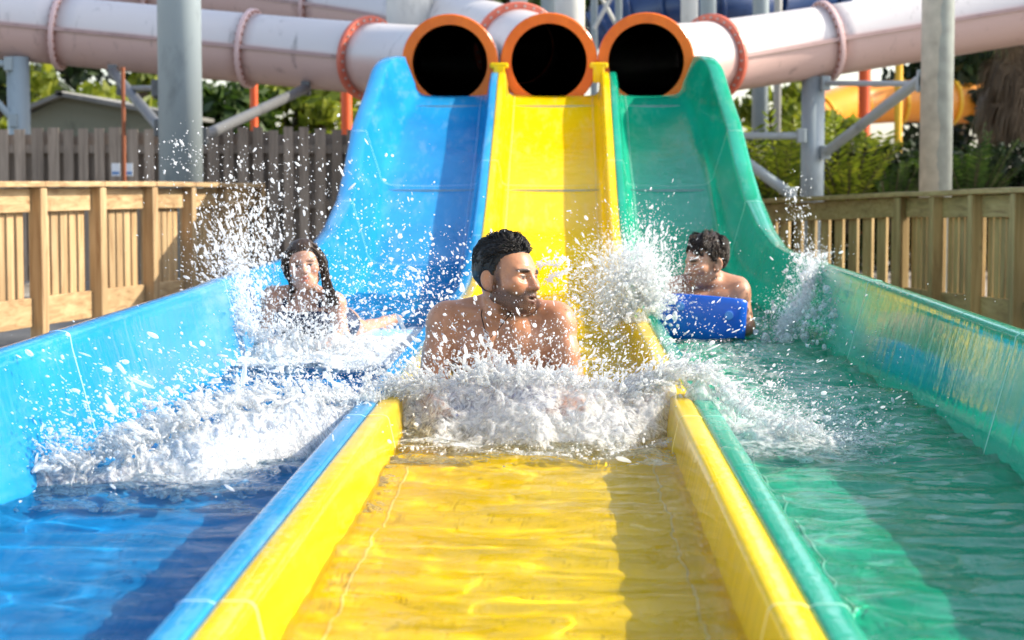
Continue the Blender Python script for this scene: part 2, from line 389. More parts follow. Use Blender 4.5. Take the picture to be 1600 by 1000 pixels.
def seam_strip(prof, Y, wdt, lift, mat, parent):
    V = []
    for yy in (Y - wdt / 2, Y, Y + wdt / 2):
        p = prof(yy); z = float(zr(yy))
        dz = float(zr(yy + .02) - zr(yy - .02)) / .04; nl = math.hypot(1, dz)
        P = np.array(p); T = np.gradient(P, axis=0); nn = np.stack([-T[:, 1], T[:, 0]], 1); nn /= np.maximum(np.linalg.norm(nn, axis=1, keepdims=True), 1e-6)
        if P[-1, 0] < P[0, 0]: nn = -nn
        q = P + nn * (lift if yy == Y else .0004)
        for x, d in q: V.append((x, yy - d * dz / nl, z + d / nl))
    n = len(p)
    Fs = [[i * n + j, (i + 1) * n + j, (i + 1) * n + j + 1, i * n + j + 1] for i in range(2) for j in range(n - 1)]
    o = mk('seam', V, Fs, mat, parent); o.cycles.is_caustics_receiver = True; return o
M['seam_b'] = paint('pale_blue_sealant', (.20, .42, .70), None, .4)
M['seam_y'] = paint('pale_yellow_sealant', (.85, .66, .16), None, .4)
M['seam_g'] = paint('pale_green_sealant', (.20, .52, .38), None, .4)
slides = {}
for nm, pf, mt, lab in (
    ('blue', lambda Y: prof_outer(float(lipL(Y)), XL, -1, Y), 'blue', 'glossy blue slide lane with a tall outer wall beside the slatted left railing'),
    ('yellow', prof_yellow, 'yellow', 'glossy yellow slide lane running down between the blue and green lanes'),
    ('green', lambda Y: prof_outer(float(lipR(Y)), XR, 1, Y), 'green', 'glossy green slide lane with a tall outer wall ending in a pale flat rim')):
    t = thing('water_slide', lab, 'water slide', (0, 8, GZ), 'racing slide lanes')
    V, Fs, n = sweep(pf, YS)
    if nm != 'blue': pass
    mk('channel', V, Fs, M[mt], t).cycles.is_caustics_receiver = True
    for Y in (3.15, 5.6, 8.3, 10.9, 13.6, 15.2):
        seam_strip(pf, Y, .012, .0022, M['seam_' + nm[0]], t)
    xm = {'blue': -1.0, 'yellow': -.08, 'green': .84}[nm]
    for Y in (1.5, 4.5, 7.5, 10.5):
        sup = MB(); sup.box((xm, Y, (GZ - .13) / 2), (.6, .12, -.13 - GZ)); sup.build('support_block', M['steel'], t)
    for Y in (13.3, 15.2, 17.0):
        z = float(zr(Y)) - .26
        for dx in (-.28, .28): sup = MB(); sup.tube([(xm + dx, Y, GZ), (xm + dx, Y, z - .014)], .045, 12); sup.build('support_leg', M['steel'], t)
        sup = MB(); sup.box((xm, Y, z + .012), (.72, .09, .05)); sup.build('cross_beam', M['steel'], t)
    slides[nm] = t
    for xs, sg in (((XL, -1), ) if nm == 'blue' else ((XL, 1), (XR, -1)) if nm == 'yellow' else ((XR, 1), )):
        V = []
        for Y in YS:
            z = float(zr(Y)); dz = float(zr(Y + .02) - zr(Y - .02)) / .04; nl = math.hypot(1, dz)
            for o_, d in ((.139, -.1972), (.142, -.1966), (.145, -.1982)): V.append((xs + sg * (o_ + .002 * math.sin(Y * 3.1)), Y - d * dz / nl, z + d / nl))
        fs_ = mk('floor_seam', V, [[i * 3 + j, i * 3 + j + 1, i * 3 + 4 + j, i * 3 + 3 + j] for i in range(len(YS) - 1) for j in (0, 1)], M['seam_' + nm[0]], t); fs_.cycles.is_caustics_receiver = True

# ------------------------------------------------------------------ water in the lanes
def lane_water(name, x0, x1, seedn, tint, y0, y1, damp, foamf, label):
    xs = np.arange(x0, x1 + .001, .011); ys = np.concatenate([np.arange(y0, 9.5, .016), np.arange(9.5, y1, .03)])
    X, Y = np.meshgrid(xs, ys, indexing='ij')
    A = damp(X, Y)
    ridge = 1 - np.abs(vnoise(X * 3.1 + .8 * vnoise(X * 4, Y * 4, 0 * X, seedn + 21), Y * 6.5, 0 * X, seedn + 20)) * 2
    Z = A * (.42 * ridge + .45 * fbm(X * 2.2, Y * 4.2, 0 * X, 2, seedn) + .38 * fbm(X * 7 + Y, Y * 10, 0 * X, 2, seedn + 5))
    rough = np.clip((Y - 4.9) / 1.2, 0, 1)
    Z = Z + rough * (.006 * fbm(X * 16, Y * 16, 0 * X, 3, seedn + 9))
    fo = foamf(X, Y)
    n0, n1 = X.shape
    V = np.stack([X, Y, Z], -1).reshape(-1, 3)
    I = np.arange(n0 * n1).reshape(n0, n1)
    Fs = np.stack([I[:-1, :-1], I[1:, :-1], I[1:, 1:], I[:-1, 1:]], -1).reshape(-1, 4)
    o = mk(name, V, Fs, watermat(name + '_surface', tint, 9, .22, 1.22 if x0 > 0 else 1.10 if x0 < -1.2 else 1.16), None)
    a = o.data.attributes.new('foam', 'FLOAT', 'POINT'); a.data.foreach_set('value', fo.ravel().astype(np.float32))
    o.cycles.is_caustics_caster = True; tag(o, label, None, None, 'structure'); return o
def sm(x, a, b):
    t = np.clip((x - a) / (b - a), 0, 1); return t * t * (3 - 2 * t)
def gauss(X, Y, x, y, sx, sy): return np.exp(-((X - x) / sx) ** 2 - ((Y - y) / sy) ** 2)
lane_water('water', XL + .075, XR - .075, 3, (1.0, .99, .86), 1.0, 12.9,
           lambda X, Y: .013 + .02 * sm(Y, 5.0, 5.8) * (1 - sm(Y, 8, 10)),
           lambda X, Y: (.36 + .30 * vnoise(X * 7, Y * 9, 0 * X, 77) + .15 * vnoise(X * 17, Y * 22, 0 * X, 79)) * sm(Y, 4.95 + .25 * vnoise(X * 4, 0 * X, 0 * X, 78), 5.6) * (1 - .45 * sm(Y, 7, 8.6)) - .2 * sm(Y, 9.5, 11), 'rippled clear water in the yellow lane')
lane_water('water', -1.335, XL - .075, 11, (.78, .95, 1.0), 1.0, 12.9,
           lambda X, Y: .018 + .02 * sm(Y, 4.6, 5.3) * (1 - sm(Y, 9, 11)),
           lambda X, Y: .55 * gauss(X, Y, -.95, 5.2, .4, .5) + .7 * sm(Y, 7.6, 8.2) * (1 - sm(Y, 9.6, 10.4)), 'rippled water in the blue lane')
lane_water('water', XR + .075, 1.213, 23, (.80, 1.0, .95), 1.0, 12.9,
           lambda X, Y: .016 + .016 * sm(Y, 5.0, 5.8) * (1 - sm(Y, 10, 11)),
           lambda X, Y: .42 * sm(Y, 5.0, 5.9) * (1 - .4 * sm(Y, 9, 9.6)) * (1 - .45 * sm(X, .9, 1.2)) + .25 * gauss(X, Y, .55, 6.1, .2, .5), 'choppy water in the green lane')

# ------------------------------------------------------------------ enclosed tubes behind the lanes
def spline(pts, n):
    P = [Vector(p) for p in pts]; P = [P[0] * 2 - P[1]] + P + [P[-1] * 2 - P[-2]]; out = []
    segs = len(P) - 3
    for i in range(n):
        t = i / (n - 1) * segs; k = min(int(t), segs - 1); f = t - k
        a, b, c, d = P[k:k + 4]
        out.append(.5 * ((2 * b) + (c - a) * f + (2 * a - 5 * b + 4 * c - d) * f * f + (3 * b - a - 3 * c + d) * f ** 3))
    return out
def frames(P):
    T = [(P[min(i + 1, len(P) - 1)] - P[max(i - 1, 0)]).normalized() for i in range(len(P))]
    Fr = []
    for t in T:
        x = t.cross(Vector((0, 0, 1))).normalized(); y = x.cross(t); Fr.append((x, y, t))
    return Fr
def tube_shell(P, r0, r1, n=40):
    """open pipe with thickness; returns V,F and an 'upper half' value"""
    Fr = frames(P); V = []; up = []
    for p, (x, y, t) in zip(P, Fr):
        for r in (r0, r1):
            for k in range(n):
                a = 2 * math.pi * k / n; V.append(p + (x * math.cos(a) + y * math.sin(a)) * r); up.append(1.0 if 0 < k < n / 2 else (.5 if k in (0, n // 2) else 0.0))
    Fs = []
    for i in range(len(P) - 1):
        for k in range(n):
            k2 = (k + 1) % n; a = i * 2 * n; b = (i + 1) * 2 * n
            Fs.append([a + k, a + k2, b + k2, b + k]); Fs.append([a + n + k2, a + n + k, b + n + k, b + n + k2])
    for a, fl in ((0, 1), ((len(P) - 1) * 2 * n, -1)):
        for k in range(n):
            k2 = (k + 1) % n; Fs.append([a + k, a + n + k, a + n + k2, a + k2][::fl])
    return V, Fs, up
def flange(p, fr, r0, r1, th, mat, parent, bolts=24, name='flange', bm=None):
    x, y, t = fr; V = []; n = 48; b = MB()
    prof = [(r0, -th), (r1 - .01, -th), (r1, -th + .01), (r1, th - .01), (r1 - .01, th), (r0, th)]
    for k in range(n):
        a = 2 * math.pi * k / n; d = x * math.cos(a) + y * math.sin(a)
        for r, h in prof: V.append(p + d * r + t * h)
    m = len(prof)
    Fs = [[k * m + j, k * m + (j + 1) % m, ((k + 1) % n) * m + (j + 1) % m, ((k + 1) % n) * m + j] for k in range(n) for j in range(m)]
    o = mk(name, V, Fs, mat, parent, False)
    if bolts:
        for k in range(bolts):
            a = 2 * math.pi * (k + .5) / bolts; d = x * math.cos(a) + y * math.sin(a); c = p + d * (r0 * .35 + r1 * .65)
            b.tube([c - t * (th + .014), c + t * (th + .014)], .013, 6)
        b.build('bolts', bm or M['steelold'], o)
    return o
def slide_tube(label, pts, i_or, i_fl, npts=60):
    P = spline(pts, npts); Fr = frames(P); R0, R1 = .395, .37
    t = thing('slide_tube', label, 'tube slide', P[0], 'enclosed tubes feeding the lanes')
    # orange mouth
    def part(name, a, b, mats):
        V, Fs, up = tube_shell(P[a:b + 1], R0, R1)
        n = 40; mi = []
        for i in range(b - a):
            for k in range(n): mi += [0, 1]
        mi += [0] * (2 * n)
        o = mk(name, V, Fs, mats, t, True, mi)
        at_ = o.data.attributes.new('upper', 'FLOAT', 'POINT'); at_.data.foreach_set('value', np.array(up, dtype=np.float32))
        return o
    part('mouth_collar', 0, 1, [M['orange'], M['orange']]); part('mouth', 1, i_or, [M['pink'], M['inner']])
    ed = [i_or] + i_fl
    for a, b in zip(ed[:-1], ed[1:]):
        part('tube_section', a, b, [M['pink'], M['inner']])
        # bolted joint between upper and lower shell, both sides
        for s in (-1, 1):
            V = []
            for p, (x, y, tt) in zip(P[a:b + 1], Fr[a:b + 1]):
                for dr, dz in ((-.004, -.02), (.035, -.02), (.035, .02), (-.004, .02)): V.append(p + x * s * (R0 + dr) + y * dz)
            m = b - a + 1
            Fs = [[i * 4 + j, i * 4 + (j + 1) % 4, (i + 1) * 4 + (j + 1) % 4, (i + 1) * 4 + j][::s] for i in range(m - 1) for j in range(4)] + [[0, 1, 2, 3], [4 * m - 1, 4 * m - 2, 4 * m - 3, 4 * m - 4]]
            mk('shell_seam', V, Fs, M['pink_seam'], t, False)
    # wide mouth ring
    flange(P[0] - Fr[0][2] * .02, Fr[0], 0.328, .420, .035, M['orange'], t, 0, 'mouth_ring')
    flange(P[i_or], Fr[i_or], .36, .47, .03, M['redor'], t, 28)
    for i in i_fl[:-1]: flange(P[i], Fr[i], .36, .455, .028, M['pink_fl'], t, 28, bm=M['rust'])
    return t, P, Fr
M['pink_seam'] = paint('pink_joint', (.40, .27, .26), None, .6)
M['pink_fl'] = paint('pink_flange', (.62, .44, .43), (.5, .34, .33), .5)
tl, PL, FL = slide_tube('pink tube leaving to the left behind the big column, orange mouth over the blue lane',
    [(-.98, 17.42, 1.73), (-.98, 18.6, 1.78), (-1.12, 20.2, 1.86), (-1.75, 21.7, 1.98), (-2.9, 22.6, 2.12), (-4.4, 22.95, 2.27), (-6.4, 23.1, 2.47), (-8.2, 23.1, 2.66), (-11, 23, 2.9)], 25, [33, 42, 50, 59])
slide_tube('orange mouthed tube over the yellow lane, turning away behind the left pink tube',
    [(-.12, 17.42, 1.74), (-.14, 18.8, 1.82), (-.45, 20.6, 2.05), (-1.1, 22.6, 2.36), (-2.2, 24.6, 2.72), (-4.0, 25.8, 3.02), (-6.5, 26.2, 3.3), (-10, 26.2, 3.5)], 17, [30, 38, 47, 59])
slide_tube('pink tube leaving to the right in the sun, orange mouth over the green lane',
    [(.72, 17.42, 1.74), (.72, 18.7, 1.8), (.86, 20.2, 1.88), (1.4, 21.5, 1.98), (2.45, 22.35, 2.16), (4.0, 22.8, 2.42), (5.6, 22.95, 2.68), (8, 23, 3.05), (11, 23, 3.5)], 24, [32, 44, 52, 59])
# little yellow bridge plates between the mouths
for X, lab in ((-.55, 'small yellow cover plate between the left and middle tube mouths'), (.31, 'small yellow cover plate between the middle and right tube mouths')):
    b = MB(); b.box((X, 17.36, 1.70), (.16, .16, .05), None, .012); b.box((X, 17.29, 1.62), (.10, .03, .14), None, .008)
    tag(b.build('cover_plate', M['yellow']), lab, 'cover plate', 'cover plates between tube mouths')
# front lip platform that the tubes stand on
b = MB(); b.box((-.12, 17.95, 1.20), (2.9, 1.0, .08)); 
for x in (-1.4, -.5, .4, 1.1): b.tube([(x, 18.2, GZ), (x, 18.2, 1.2)], .06, 12)
tag(b.build('platform', M['steel']), 'grey steel platform under the three orange tube mouths', 'platform')

# ------------------------------------------------------------------ columns and bracing
def column(label, u, wpx, Y, ztop, mat, braces=(), bm='steel', zbot=GZ, r=None, group='steel columns around the slides'):
    X = at(u, 200, Y).x; rr = r or wpx / 2 * Y / F
    t = thing('support_column', label, 'column', (X, Y, zbot), group)
    b = MB(); b.tube([(X, Y, zbot), (X, Y, ztop)], rr, 40); o = b.build('shaft', mat, t, True)
    for p in o.data.polygons:
        if len(p.vertices) > 4: p.use_smooth = False
    b = MB(); b.box((X, Y, zbot + .012), (rr * 3.2, rr * 3.2, .024)); b.build('base_plate', mat, t)
    for (a, c, rad) in braces:
        b = MB(); b.tube([a, c], rad, 14)
        d = (Vector(c) - Vector(a)).normalized()
        for q in (a, c): b.box(q, (.10, .10, .16), None, .01)
        b.build('brace', M[bm], t, False)
    return t
column('broad grey column in front of the left pink tube', 282, 68, 18.5, 6.5, M['steel'],
       [(at(250, 200, 18.7), at(176, 112, 22.6), .055), (at(318, 213, 18.7), at(478, 138, 22.3), .055), (at(246, 138, 18.6), at(190, 138, 22.6), .03)], 'steeldark')
column('weathered grey column standing in front of the right pink tube', 1463, 50, 19.5, 6.5, M['steelpeel'])
column('short grey column under the pink tube at the far left', 30, 35, 22.9, 2.1, M['steel'],
       [(at(14, 100, 22.8), at(-150, 92, 22.8), .04), (at(22, 188, 22.8), at(-60, 100, 22.8), .04)])
column('grey column under the bolted joint of the right pink tube', 1270, 36, 22.45, 1.84, M['steel'],
       [(at(1290, 238, 22.3), at(1441, 122, 19.7), .055), (at(1252, 212, 22.3), at(1120, 212, 22.3), .04), (at(1290, 130, 22.3), at(1440, 131, 19.7), .03), (at(1236, 304, 22.2), at(1120, 220, 22.4), .06)])
column('pale column rising behind the left orange mouth', 641, 73, 22.8, 6.4, M['steelpale'])
column('slim pale column between the left and middle orange mouths', 811, 27, 27, 6.28, M['steelpale'])
column('shaded grey column just left of the pale one behind the middle mouth', 857, 24, 27, 6.28, M['steel'])
column('pale column behind the right edge of the middle orange mouth', 890, 46, 25, 6.28, M['steelpale'])
column('pale slim column above the right orange mouth', 1076, 27, 26, 6.28, M['steelpale'])
column('grey slim column beside the pale one above the right mouth', 1105, 25, 27, 6.28, M['steel'])
column('grey column seen low between green rim and hedge', 1187, 25, 26, 7, M['steel'])
column('thin dark column next to the low grey one behind the green rim', 1214, 12, 27, 7, M['steelold'])
# cross braced frame
t = thing('brace_frame', 'grey cross braced steel frame between the middle and right mouths', 'steel frame', at(945, 300, 27))
b = MB()
for u in (928, 966): b.tube([at(u, 300, 27), (at(u, 0, 27).x, 27, 6.28)], .05, 10)
b.build('upright', M['steel'], t)
b = MB()
for v0 in (45, -25, -95):
    b.tube([at(928, v0, 26.9), at(966, v0 - 70, 26.9)], .028, 8); b.tube([at(966, v0, 27.1), at(928, v0 - 70, 27.1)], .028, 8)
b.build('cross_brace', M['steelpale'], t)
b = MB(); b.box((1.5, 24.6, 6.5), (6.6, 4.2, .16))  # unseen overhead deck, added to shade the left pink tubes
for y in (22.7, 24.6, 26.5): b.box((1.5, y, 6.36), (6.6, .14, .12))
b.build('shade_deck', M['steelold'], t)

# ------------------------------------------------------------------ rides further back
def pipe(name, label, pts, r, mat, cat='tube slide', group=None, ribs=0, rmat=None, n=36):
    P = spline(pts, 40); t = thing(name, label, cat, P[0], group)
    V, Fs, up = tube_shell(P, r, r * .93, n); mk('shell', V, Fs, mat, t, True)
    Fr = frames(P)
    if ribs:
        for i in range(2, 40, ribs): flange(P[i], Fr[i], r * .95, r * 1.14, .035, rmat or mat, t, 0, 'joint_ring')
    return t
pipe('far_tube_slide', 'amber tube slide curving behind the bushes on the right', [at(1255, 190, 36), at(1330, 165, 38), at(1420, 158, 38.5), at(1520, 160, 39), at(1640, 150, 42)], .40, M['amber'], 'tube slide', None, 8, M['post_y'])
pipe('far_tube_slide', 'dark blue tube high behind the right orange mouth', [at(930, 60, 33), at(1000, 28, 33), at(1090, 10, 32.5), at(1180, 0, 33), at(1300, -20, 36)], .45, M['navy'], 'tube slide', None, 7)
pipe('far_tube_slide', 'dark blue lower trough crossing behind the right orange mouth', [at(960, 78, 35), at(1040, 62, 34.5), at(1120, 60, 34.5), at(1200, 40, 36)], .30, M['navy'], 'tube slide', None, 9)
for u, wpx, v0, v1, Y, mat, lab in ((1405, 12, 80, 225, 34, 'post_y', 'yellow post in front of the amber tube slide'), (1352, 19, 60, 126, 36, 'post_r', 'red orange post above the amber tube slide'),
        (396, 12, 80, 240, 30, 'post_r', 'red orange post behind the fence right of the broad column'), (541, 17, 140, 250, 30, 'post_r', 'red orange post behind the fence next to the blue rim'),
        (192, 6, 110, 290, 19.6, 'rust', 'thin rusty pole standing before the grey fence')):
    b = MB(); p = at(u, v0, Y); q = at(u, v1, Y); b.tube([(p.x, Y, GZ), (p.x, Y, p.z)], wpx / 2 * Y / F, 18)
    b.tube([(p.x, Y, p.z), (p.x, Y, p.z + .03)], [wpx / 2 * Y / F * 1.15] * 2, 18)
    tag(b.build('post', M[mat], None, False), lab, 'post')

# ------------------------------------------------------------------ wooden railings
def railing(label, posts, bays, pickets_face, mw='wood', mx_='woodx'):
    """posts: (x, y, ztop). one bay between successive posts"""
    t = thing('wooden_railing', label, 'railing', (posts[0][0], posts[0][1], GZ), 'pine railings beside the lanes')
    for i, (x, y, z) in enumerate(posts):
        a = posts[max(i - 1, 0)]; c = posts[min(i + 1, len(posts) - 1)]
        d = Vector((c[0] - a[0], c[1] - a[1], 0)).normalized(); nrm = Vector((-d.y, d.x, 0)) * pickets_face
        b = MB(); p = Vector((x, y, 0)) + nrm * .045
        b.bar((p.x, p.y, GZ), (p.x, p.y, z - .042), .095, .095, (d.x, d.y, 0), .006)
        b.build('post', M[mw], t)
    for i, n in enumerate(bays):
        a = Vector(posts[i]); c = Vector(posts[i + 1]); d = (c - a); L = math.hypot(d.x, d.y); dh = Vector((d.x, d.y, 0)).normalized()
        nrm = Vector((-dh.y, dh.x, 0)) * pickets_face
        up = Vector((0, 0, 1))
        b = MB(); e = d.normalized() * .004; b.bar(a + e + up * -.02 + nrm * .03, c - e + up * -.02 + nrm * .03, .15, .038, up, .005); b.build('cap_rail', M[mx_], t)
        g = dh * .052
        b = MB(); b.bar(a + g + up * -.125, c - g + up * -.125, .038, .155, up, .004); b.build('top_board', M[mx_], t)
        b = MB(); b.bar(a + g + up * -.86, c - g + up * -.86, .038, .19, up, .004); b.build('bottom_board', M[mx_], t)
        b = MB()
        step = (L - .10) / n
        for k in range(n):
            f = (.05 + step * (k + .5)) / L; q = a + d * f - nrm * .042
            wv = .095 + .01 * random.random(); jx = random.uniform(-.006, .006)
            b.bar((q.x + dh.x * jx, q.y + dh.y * jx, q.z - .93), (q.x + dh.x * jx, q.y + dh.y * jx, q.z - .10), .034, wv, dh if True else up, .004)
        b.build('slat_panel', M[mw], t)
    return t
# left: faces the lane, runs from beyond the frame to the far corner
lp = [(-3.9, 10.1, .735), (-3.78, 11.1, .735), (-3.64, 12.06, .73), (-3.485, 13.0, .725), (-3.30, 13.9, .72), (-3.11, 14.75, .715), (-2.98, 15.6, .705), (-2.87, 16.5, .695), (-2.70, 17.4, .685)]
railing('sunlit slatted pine railing with square posts beside the blue lane', lp, [6] * 8, -1)
rp = [(1.72, 17.5, .545), (2.76, 16.1, .625), (2.88, 15.2, .64), (2.99, 14.3, .665), (3.09, 13.4, .685), (3.17, 12.5, .70), (3.24, 11.5, .71), (3.3, 10.4, .71)]
railing('shaded pine railing with wide slats beside the green lane', rp, [10, 6, 6, 6, 6, 6, 6], -1, 'woodgreen', 'woodshadex')

# ------------------------------------------------------------------ grey fence at the back left
t = thing('picket_fence', 'weathered grey board fence behind the left railing', 'fence', (-4, 20.4, GZ))
fa = Vector((-9.5, 20.2, 0)); fb = Vector((-1.75, 20.9, 0)); fd = (fb - fa).normalized(); fl = (fb - fa).length; fn = Vector((fd.y, -fd.x, 0))
b = MB(); b2 = MB(); k = 0; s = 0.0
while s < fl:
    wv = random.uniform(.095, .125); p = fa + fd * (s + wv / 2)
    zt = float(np.interp(s, [0, fl], [1.20, 1.24])) + random.uniform(-.02, .02)
    q = p + fn * .03
    b.bar((q.x, q.y, GZ + .05), (q.x, q.y, zt), .02, wv, fd)
    p2 = fa + fd * (s + wv + .02) - fn * .06
    b2.bar((p2.x, p2.y, GZ + .05), (p2.x, p2.y, zt - .05 + random.uniform(-.02, .02)), .02, wv, fd)
    s += wv + random.uniform(.045, .07)
b.build('front_boards', M['greywood'], t); b2.build('rear_boards', M['greywood'], t)
for zz in (1.02, .45, -.15):
    b = MB(); b.bar(fa + Vector((0, 0, zz)) - fn * .012, fb + Vector((0, 0, zz)) - fn * .012, .05, .09, (0, 0, 1)); b.build('rail', M['greywood'], t)
for u, v, lab in ((181, 265, 'left of the two small white notices on the grey fence'), (201, 265, 'right of the two small white notices on the grey fence')):
    p = at(u, v, 20.25); b = MB(); b.box((p.x, p.y, p.z), (.085, .012, .13)); 
    tn = thing('notice', lab, 'notice', tuple(p), 'notices on the fence')
    b.build('panel', M['sign'], tn); b = MB(); b.box((p.x, p.y - .009, p.z - .035), (.07, .004, .03)); b.build('print', M['signblue'], tn)

# ------------------------------------------------------------------ shed behind the fence
t = thing('shed', 'low green grey shed with a shallow gable roof behind the grey fence', 'shed', at(155, 260, 29))
sx = [at(u, 200, 29).x for u in (48, 245)]; ze = at(0, 178, 29).z; zp = at(0, 150, 29).z; xm = at(100, 200, 29).x
V = [(sx[0], 29, GZ), (sx[1], 29, GZ), (sx[1], 29, ze), (xm, 29, zp), (sx[0], 29, ze), (sx[0], 33, GZ), (sx[1], 33, GZ), (sx[1], 33, ze), (xm, 33, zp), (sx[0], 33, ze)]
mk('wall', V, [[0, 1, 2, 3, 4], [6, 5, 9, 8, 7], [1, 6, 7, 2], [5, 0, 4, 9]], M['shedwall'], t, False)
b = MB(); b.bar((xm - .05, 31, zp + .03), (sx[1] + .25, 31, ze - .02), 4.5, .06); b.bar((sx[0] - .25, 31, ze - .02), (xm + .05, 31, zp + .036), 4.5, .06); b.build('roof', M['shedroof'], t)

# ------------------------------------------------------------------ trees, hedge, bushes, palm
def leaf_cloud(C, Rr, n, size, clumps, seed, flat=.8):
    g = np.random.default_rng(seed); C = np.asarray(C); Rr = np.asarray(Rr)
    u = g.normal(size=(clumps, 3)); u /= np.linalg.norm(u, axis=1, keepdims=True)
    cc = C + u * Rr * (g.random((clumps, 1)) ** .45)
    cs = g.uniform(.16, .36, clumps) * Rr.mean()
    idx = g.integers(0, clumps, n)
    d = g.normal(size=(n, 3)); d /= np.linalg.norm(d, axis=1, keepdims=True)
    p = cc[idx] + d * cs[idx, None] * (g.random((n, 1)) ** .5) * np.array([1, 1, flat])
    a = g.normal(size=(n, 3)); a /= np.linalg.norm(a, axis=1, keepdims=True)
    b = np.cross(a, g.normal(size=(n, 3))); b /= np.linalg.norm(b, axis=1, keepdims=True)
    s = size * g.uniform(.6, 1.4, (n, 1))
    V = np.stack([p - a * s, p + b * s * .45, p + a * s, p - b * s * .45], 1).reshape(-1, 3)
    Fs = np.arange(4 * n).reshape(n, 4)
    return V, Fs, cc
def tree(label, base, h, crown, mat, n, size, clumps, seed, group='trees behind the slides', name='tree'):
    t = thing(name, label, 'tree', base, group); bx, by, bz = base
    C = (bx, by, bz + h - crown[2] * .9)
    V, Fs, cc = leaf_cloud(C, crown, n, size, clumps, seed); mk('crown', V, Fs, mat, t, False)
    b = MB(); r = .05 + h * .022
    b.tube([(bx, by, bz), (bx + .1, by, bz + h * .3), (bx - .05, by, bz + h * .6), (bx, by, bz + h * .85)], [r, r * .8, r * .55, r * .15], 10)
    for k in range(min(9, len(cc))):
        q = Vector(cc[k]); s = Vector((bx, by, bz + h * (.35 + .05 * k)))
        b.tube([s, s.lerp(q, .5) + Vector((0, 0, .12)), q], [r * .4, r * .25, r * .06], 6)
    b.build('trunk', M['bark'], t, True)
    return t
trees = [
    # label, u, Y, height, crown radii, mat, seed
    ('sunny yellow green tree behind the shed', 150, 36, 2.9, (2.0, 1.6, 1.2), 'leaf_y', 1),
    ('dark tree at the far left edge behind the short column', -10, 38, 7.2, (2.4, 1.6, 3.0), 'leaf_d', 2),
    ('green tree right of the broad column behind the fence', 350, 33, 2.5, (1.2, 1.2, 1.1), 'leaf_g', 3),
    ('yellow lit tree behind the fence beside the blue rim', 465, 34, 2.8, (1.3, 1.3, 1.2), 'leaf_y', 4),
    ('dark leafy tree behind the brace right of the broad column', 410, 42, 9.5, (3.2, 2, 3.6), 'leaf_d', 5),
    ('tall tree showing between the pale columns above the middle mouth', 765, 42, 10.5, (3.0, 2, 4.2), 'leaf_g', 6),
    ('tall dark tree far behind the broad column', 220, 50, 12.5, (4.2, 2.6, 5), 'leaf_d', 7),
    ('tall dark tree behind the left orange mouth', 590, 52, 13, (4.2, 2.6, 5), 'leaf_d', 8),
    ('bright yellow green tree between the two right columns', 1315, 33, 2.05, (.8, 1.0, .9), 'leaf_y', 9),
    ('green tree behind the low grey column near the green rim', 1238, 35, 2.7, (1.0, 1, 1.2), 'leaf_y', 10),
    ('tall dark tree beyond the weathered column', 1490, 47, 12.0, (2.0, 2.4, 5.0), 'leaf_d', 11),
    ('dark tree behind the palm on the right', 1530, 40, 5.4, (1.8, 1.8, 2.4), 'leaf_d', 12),
    ('tall green tree beyond the right edge', 1680, 42, 11.5, (3.2, 2.4, 5), 'leaf_g', 13),
    ('dark tall tree far beyond the right orange mouth', 960, 56, 13.5, (4.2, 2.4, 5.2), 'leaf_d', 14)]
for lab, u, Y, h, cr, mt, sd in trees:
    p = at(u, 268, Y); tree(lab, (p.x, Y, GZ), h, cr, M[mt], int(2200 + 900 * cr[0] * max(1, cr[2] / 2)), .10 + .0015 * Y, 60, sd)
# hedge: one long clipped dark hedge
def hedge(label, x0, x1, y, z1, mat, n, seed, size=.055, dep=.5):
    g = np.random.default_rng(seed)
    t = thing('hedge', label, 'hedge', ((x0 + x1) / 2, y, GZ))
    p = np.stack([g.uniform(x0, x1, n), y + g.uniform(-dep, dep, n), GZ + (z1 - GZ) * g.random(n) ** .8], 1)
    p[:, 2] += .16 * vnoise(p[:, 0] * 2.2, p[:, 1] * 2, 0 * p[:, 0], seed) * (p[:, 2] > 0)
    p[:, 1] += .12 * vnoise(p[:, 0] * 3, p[:, 2] * 3, 0 * p[:, 0], seed + 1)
    a = g.normal(size=(n, 3)); a /= np.linalg.norm(a, axis=1, keepdims=True); b = np.cross(a, g.normal(size=(n, 3))); b /= np.linalg.norm(b, axis=1, keepdims=True)
    s = size * g.uniform(.6, 1.5, (n, 1))
    V = np.stack([p - a * s, p + b * s * .5, p + a * s, p - b * s * .5], 1).reshape(-1, 3)
    mk('foliage', V, np.arange(4 * n).reshape(n, 4), mat, t, False)
    b = MB()
    for x in np.arange(x0 + .2, x1, .45): b.tube([(x, y, GZ), (x + .05, y, GZ + (z1 - GZ) * .8)], [.03, .008], 6)
    b.build('stems', M['bark'], t)
hedge('long dark green hedge behind the right railing', 1.6, 9.5, 24.4, 1.08, M['leaf_d'], 30000, 5)
hedge('dark green hedge behind the grey fence at the left', -10, -1.6, 26.5, .9, M['leaf_d'], 14000, 6)
